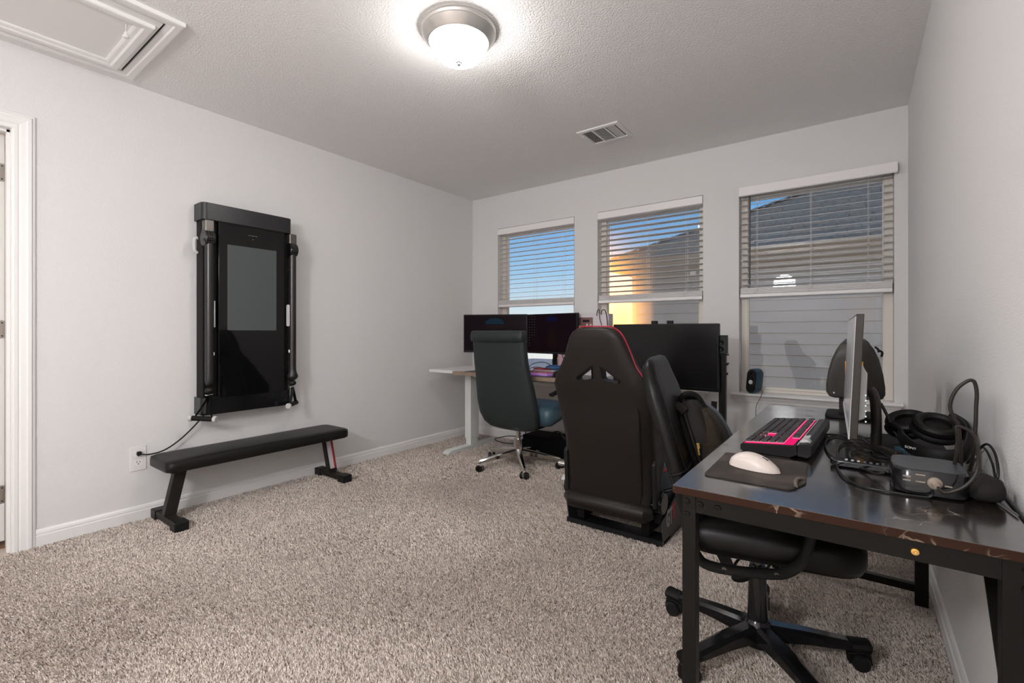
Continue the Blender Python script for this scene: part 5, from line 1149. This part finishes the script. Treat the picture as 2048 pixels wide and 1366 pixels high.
MB().sphere((-0.045, -0.075, 0.285), (0.035, 0.015, 0.018), 14, 8, (0, -0.5, 0)).build('lever_paddle', M_blackmat, t, smooth=True, local=True)
star_base(t, (OX, OY), 0.285, 24, 0.115, 0.090, 0.030, 0.024, M_blackgl, 'block', 0.026)
MB().lathe([(0, 0.045), (0.045, 0.045), (0.05, 0.07), (0.045, 0.105), (0.033, 0.125), (0, 0.125)], (OX, OY, 0), 20).build('hub', M_blackgl, t, smooth=True)

PR = Matrix.Translation((OX, OY, 0)) @ Matrix.Rotation(OR, 4, 'Z')
t = thing('backpack', 'dark backpack with mesh pocket leaning in the black office chair', 'backpack', tuple(PR @ Vector((-0.10, 0.05, 0.50))))
PT = PR @ Matrix.Translation((-0.175, 0.06, 0.502)) @ Matrix.Rotation(R(-19), 4, 'Y')
def bag(cx_, cy_, z0, z1, hx, hy, n=9, p=0.5, top=0.6):
    rings = []
    for i in range(n + 1):
        u = i / n; f = 1 - (max(0, (u - 0.6) / 0.4)) ** 2 * (1 - top); f *= 0.80 + 0.20 * min(1, u / 0.12)
        ring = []
        for k in range(24):
            a = 2 * math.pi * k / 24; ca, sa = math.cos(a), math.sin(a)
            wob = 1 + 0.03 * math.sin(3 * a + u * 7)
            ring.append((cx_ + hx * f * wob * math.copysign(abs(ca) ** p, ca), cy_ + hy * f * wob * math.copysign(abs(sa) ** p, sa), z0 + (z1 - z0) * u + 0.01 * math.sin(a * 2 + u * 4)))
        rings.append(ring)
    return rings
MB().loft(bag(0.055, 0.0, 0.0, 0.310, 0.062, 0.145)).tf(PT).build('main_compartment', M_pack, t, smooth=True, ang=1.5)
MB().loft(bag(0.100, -0.015, 0.01, 0.270, 0.045, 0.135, top=0.45)).tf(PT).build('mesh_pocket', M_mesh, t, smooth=True, ang=1.5)
MB().tube([PT @ Vector(p) for p in spl([(0.05, -0.146, 0.02), (0.05, -0.148, 0.15), (0.05, -0.138, 0.23), (0.05, -0.10, 0.30), (0.05, -0.02, 0.315)], 5)], 0.008, 8).build('zipper', M_blackmat, t, smooth=True)
MB().tube([PT @ Vector(p) for p in spl([(0.03, 0.0, 0.28), (0.035, 0.0, 0.315), (0.06, 0.0, 0.330), (0.085, 0.01, 0.315), (0.095, 0.02, 0.26)], 6)], 0.024, 10, flat=(1, 0.6)).build('grab_handle', M_blackmat, t, smooth=True)
MB().tube([PT @ Vector(p) for p in spl([(0.09, 0.09, 0.28), (0.125, 0.10, 0.23), (0.142, 0.10, 0.14), (0.145, 0.09, 0.03)], 6)], 0.024, 10, flat=(1, 0.45)).build('shoulder_strap', M_greystrap, t, smooth=True)
MB().tube([PT @ Vector(p) for p in spl([(0.02, -0.10, 0.27), (0.01, -0.11, 0.305), (0.035, -0.12, 0.315), (0.055, -0.125, 0.29)], 6)], 0.014, 10, flat=(1, 0.5)).build('strap_loop', M_pack, t, smooth=True)
MB().obox((-0.416, 1.590, 0.690), (0.010, 0.006, 0.018), (0, R(-10), 0)).obox((-0.414, 1.588, 0.672), (0.007, 0.004, 0.024), (0, R(-8), 0)).build('zip_pull', M_gold, t, bevel=0.0015)

# ------------------------------------------------------------------ carpet pile (countless fibres: one object)
def carpet():
    rng = np.random.default_rng(3)
    def band(n, dmin, dmax, sc):
        x = rng.uniform(XL, XR, n); y = rng.uniform(-0.3, YB, n)
        dep = -math.sin(PSI) * x + math.cos(PSI) * y
        lat = math.cos(PSI) * x + math.sin(PSI) * y
        ok = (dep > dmin) & (dep < dmax) & (np.abs(lat) < dep * 1.16 + 0.25)
        ok &= (x > XL + 0.014) & (x < XR - 0.014) & (y < YB - 0.014)
        return x[ok], y[ok], np.full(ok.sum(), sc)
    area = (XR - XL) * (YB + 0.3)
    parts = [band(int(area * 62000), 1.25, 2.2, 0.76), band(int(area * 37000), 2.2, 3.3, 1.0), band(int(area * 17000), 3.3, 5.4, 1.42)]
    x = np.concatenate([p[0] for p in parts]); y = np.concatenate([p[1] for p in parts]); s = np.concatenate([p[2] for p in parts])
    n = len(x)
    # slow-changing pile direction gives the brushed patches
    def field(a, b_, c_): return np.sin(x * a + 1.3 * np.sin(y * b_)) * np.cos(y * c_ + 1.1 * np.sin(x * b_ * 0.7))
    base = 1.2 * field(2.1, 1.7, 2.6) + 0.8 * field(4.3, 3.1, 3.7)
    ang = -2.2 + base + rng.normal(0, 0.9, n)
    ln = (0.0105 + 0.0035 * rng.random(n)) * s ** 0.3; lean = (0.55 + 0.45 * rng.random(n)) * 0.0078 * s ** 0.6
    wd = 0.0019 * s * (0.8 + 0.5 * rng.random(n))
    dx, dy = np.cos(ang), np.sin(ang); px, py = -dy, dx
    tw = rng.uniform(0, math.pi, n); wx, wy = np.cos(tw), np.sin(tw)
    V = np.zeros((n, 7, 3), np.float32)
    b0 = np.stack([x, y, np.full(n, -0.001)], 1)
    mid = b0 + np.stack([dx * lean * 0.35, dy * lean * 0.35, ln * 0.6], 1); tip = b0 + np.stack([dx * lean * 1.1, dy * lean * 1.1, ln], 1)
    w3 = np.stack([wx * wd, wy * wd, np.zeros(n)], 1); u3 = np.stack([-wy * wd, wx * wd, np.zeros(n)], 1)
    V[:, 0] = b0 - w3; V[:, 1] = b0 + w3 * 0.5 + u3; V[:, 2] = b0 + w3 * 0.5 - u3
    V[:, 3] = mid - w3 * 1.25; V[:, 4] = mid + w3 * 0.6 + u3 * 1.25; V[:, 5] = mid + w3 * 0.6 - u3 * 1.25; V[:, 6] = tip
    F = np.array([[0, 1, 4, 3], [2, 0, 3, 5]], np.int32); T3 = np.array([[3, 4, 6], [5, 3, 6]], np.int32)
    off = (np.arange(n, dtype=np.int32) * 7)[:, None]
    li = np.concatenate([F.reshape(-1), T3.reshape(-1)])[None, :] + off
    cnt = np.tile(np.array([4, 4, 3, 3], np.int32), n)
    me = bpy.data.meshes.new('carpet_pile'); me.vertices.add(n * 7); me.vertices.foreach_set('co', V.reshape(-1))
    me.loops.add(li.size); me.loops.foreach_set('vertex_index', li.reshape(-1).astype(np.int32))
    me.polygons.add(n * 4); st_ = np.concatenate([[0], np.cumsum(cnt)[:-1]]).astype(np.int32); me.polygons.foreach_set('loop_start', st_)
    me.polygons.foreach_set('use_smooth', np.ones(n * 4, bool))
    me.update(calc_edges=True)
    at = me.color_attributes.new('tuft', 'FLOAT_COLOR', 'POINT')
    pal = np.array([[0.82, 0.72, 0.645], [0.71, 0.615, 0.55], [0.54, 0.46, 0.40], [0.28, 0.225, 0.185], [0.66, 0.60, 0.56]])
    ci = rng.choice(5, n, p=[0.36, 0.28, 0.16, 0.08, 0.12]); c = pal[ci] * (0.9 + 0.2 * rng.random((n, 1)))
    C = np.ones((n, 7, 4), np.float32); C[:, :, :3] = c[:, None, :]
    at.data.foreach_set('color', C.reshape(-1))
    me.materials.append(M_pile)
    o = bpy.data.objects.new('carpet_pile', me); COL.objects.link(o); o['kind'] = 'stuff'; o['label'] = 'short beige and grey twisted carpet fibres covering the floor'; o['category'] = 'carpet'
    return n
carpet()
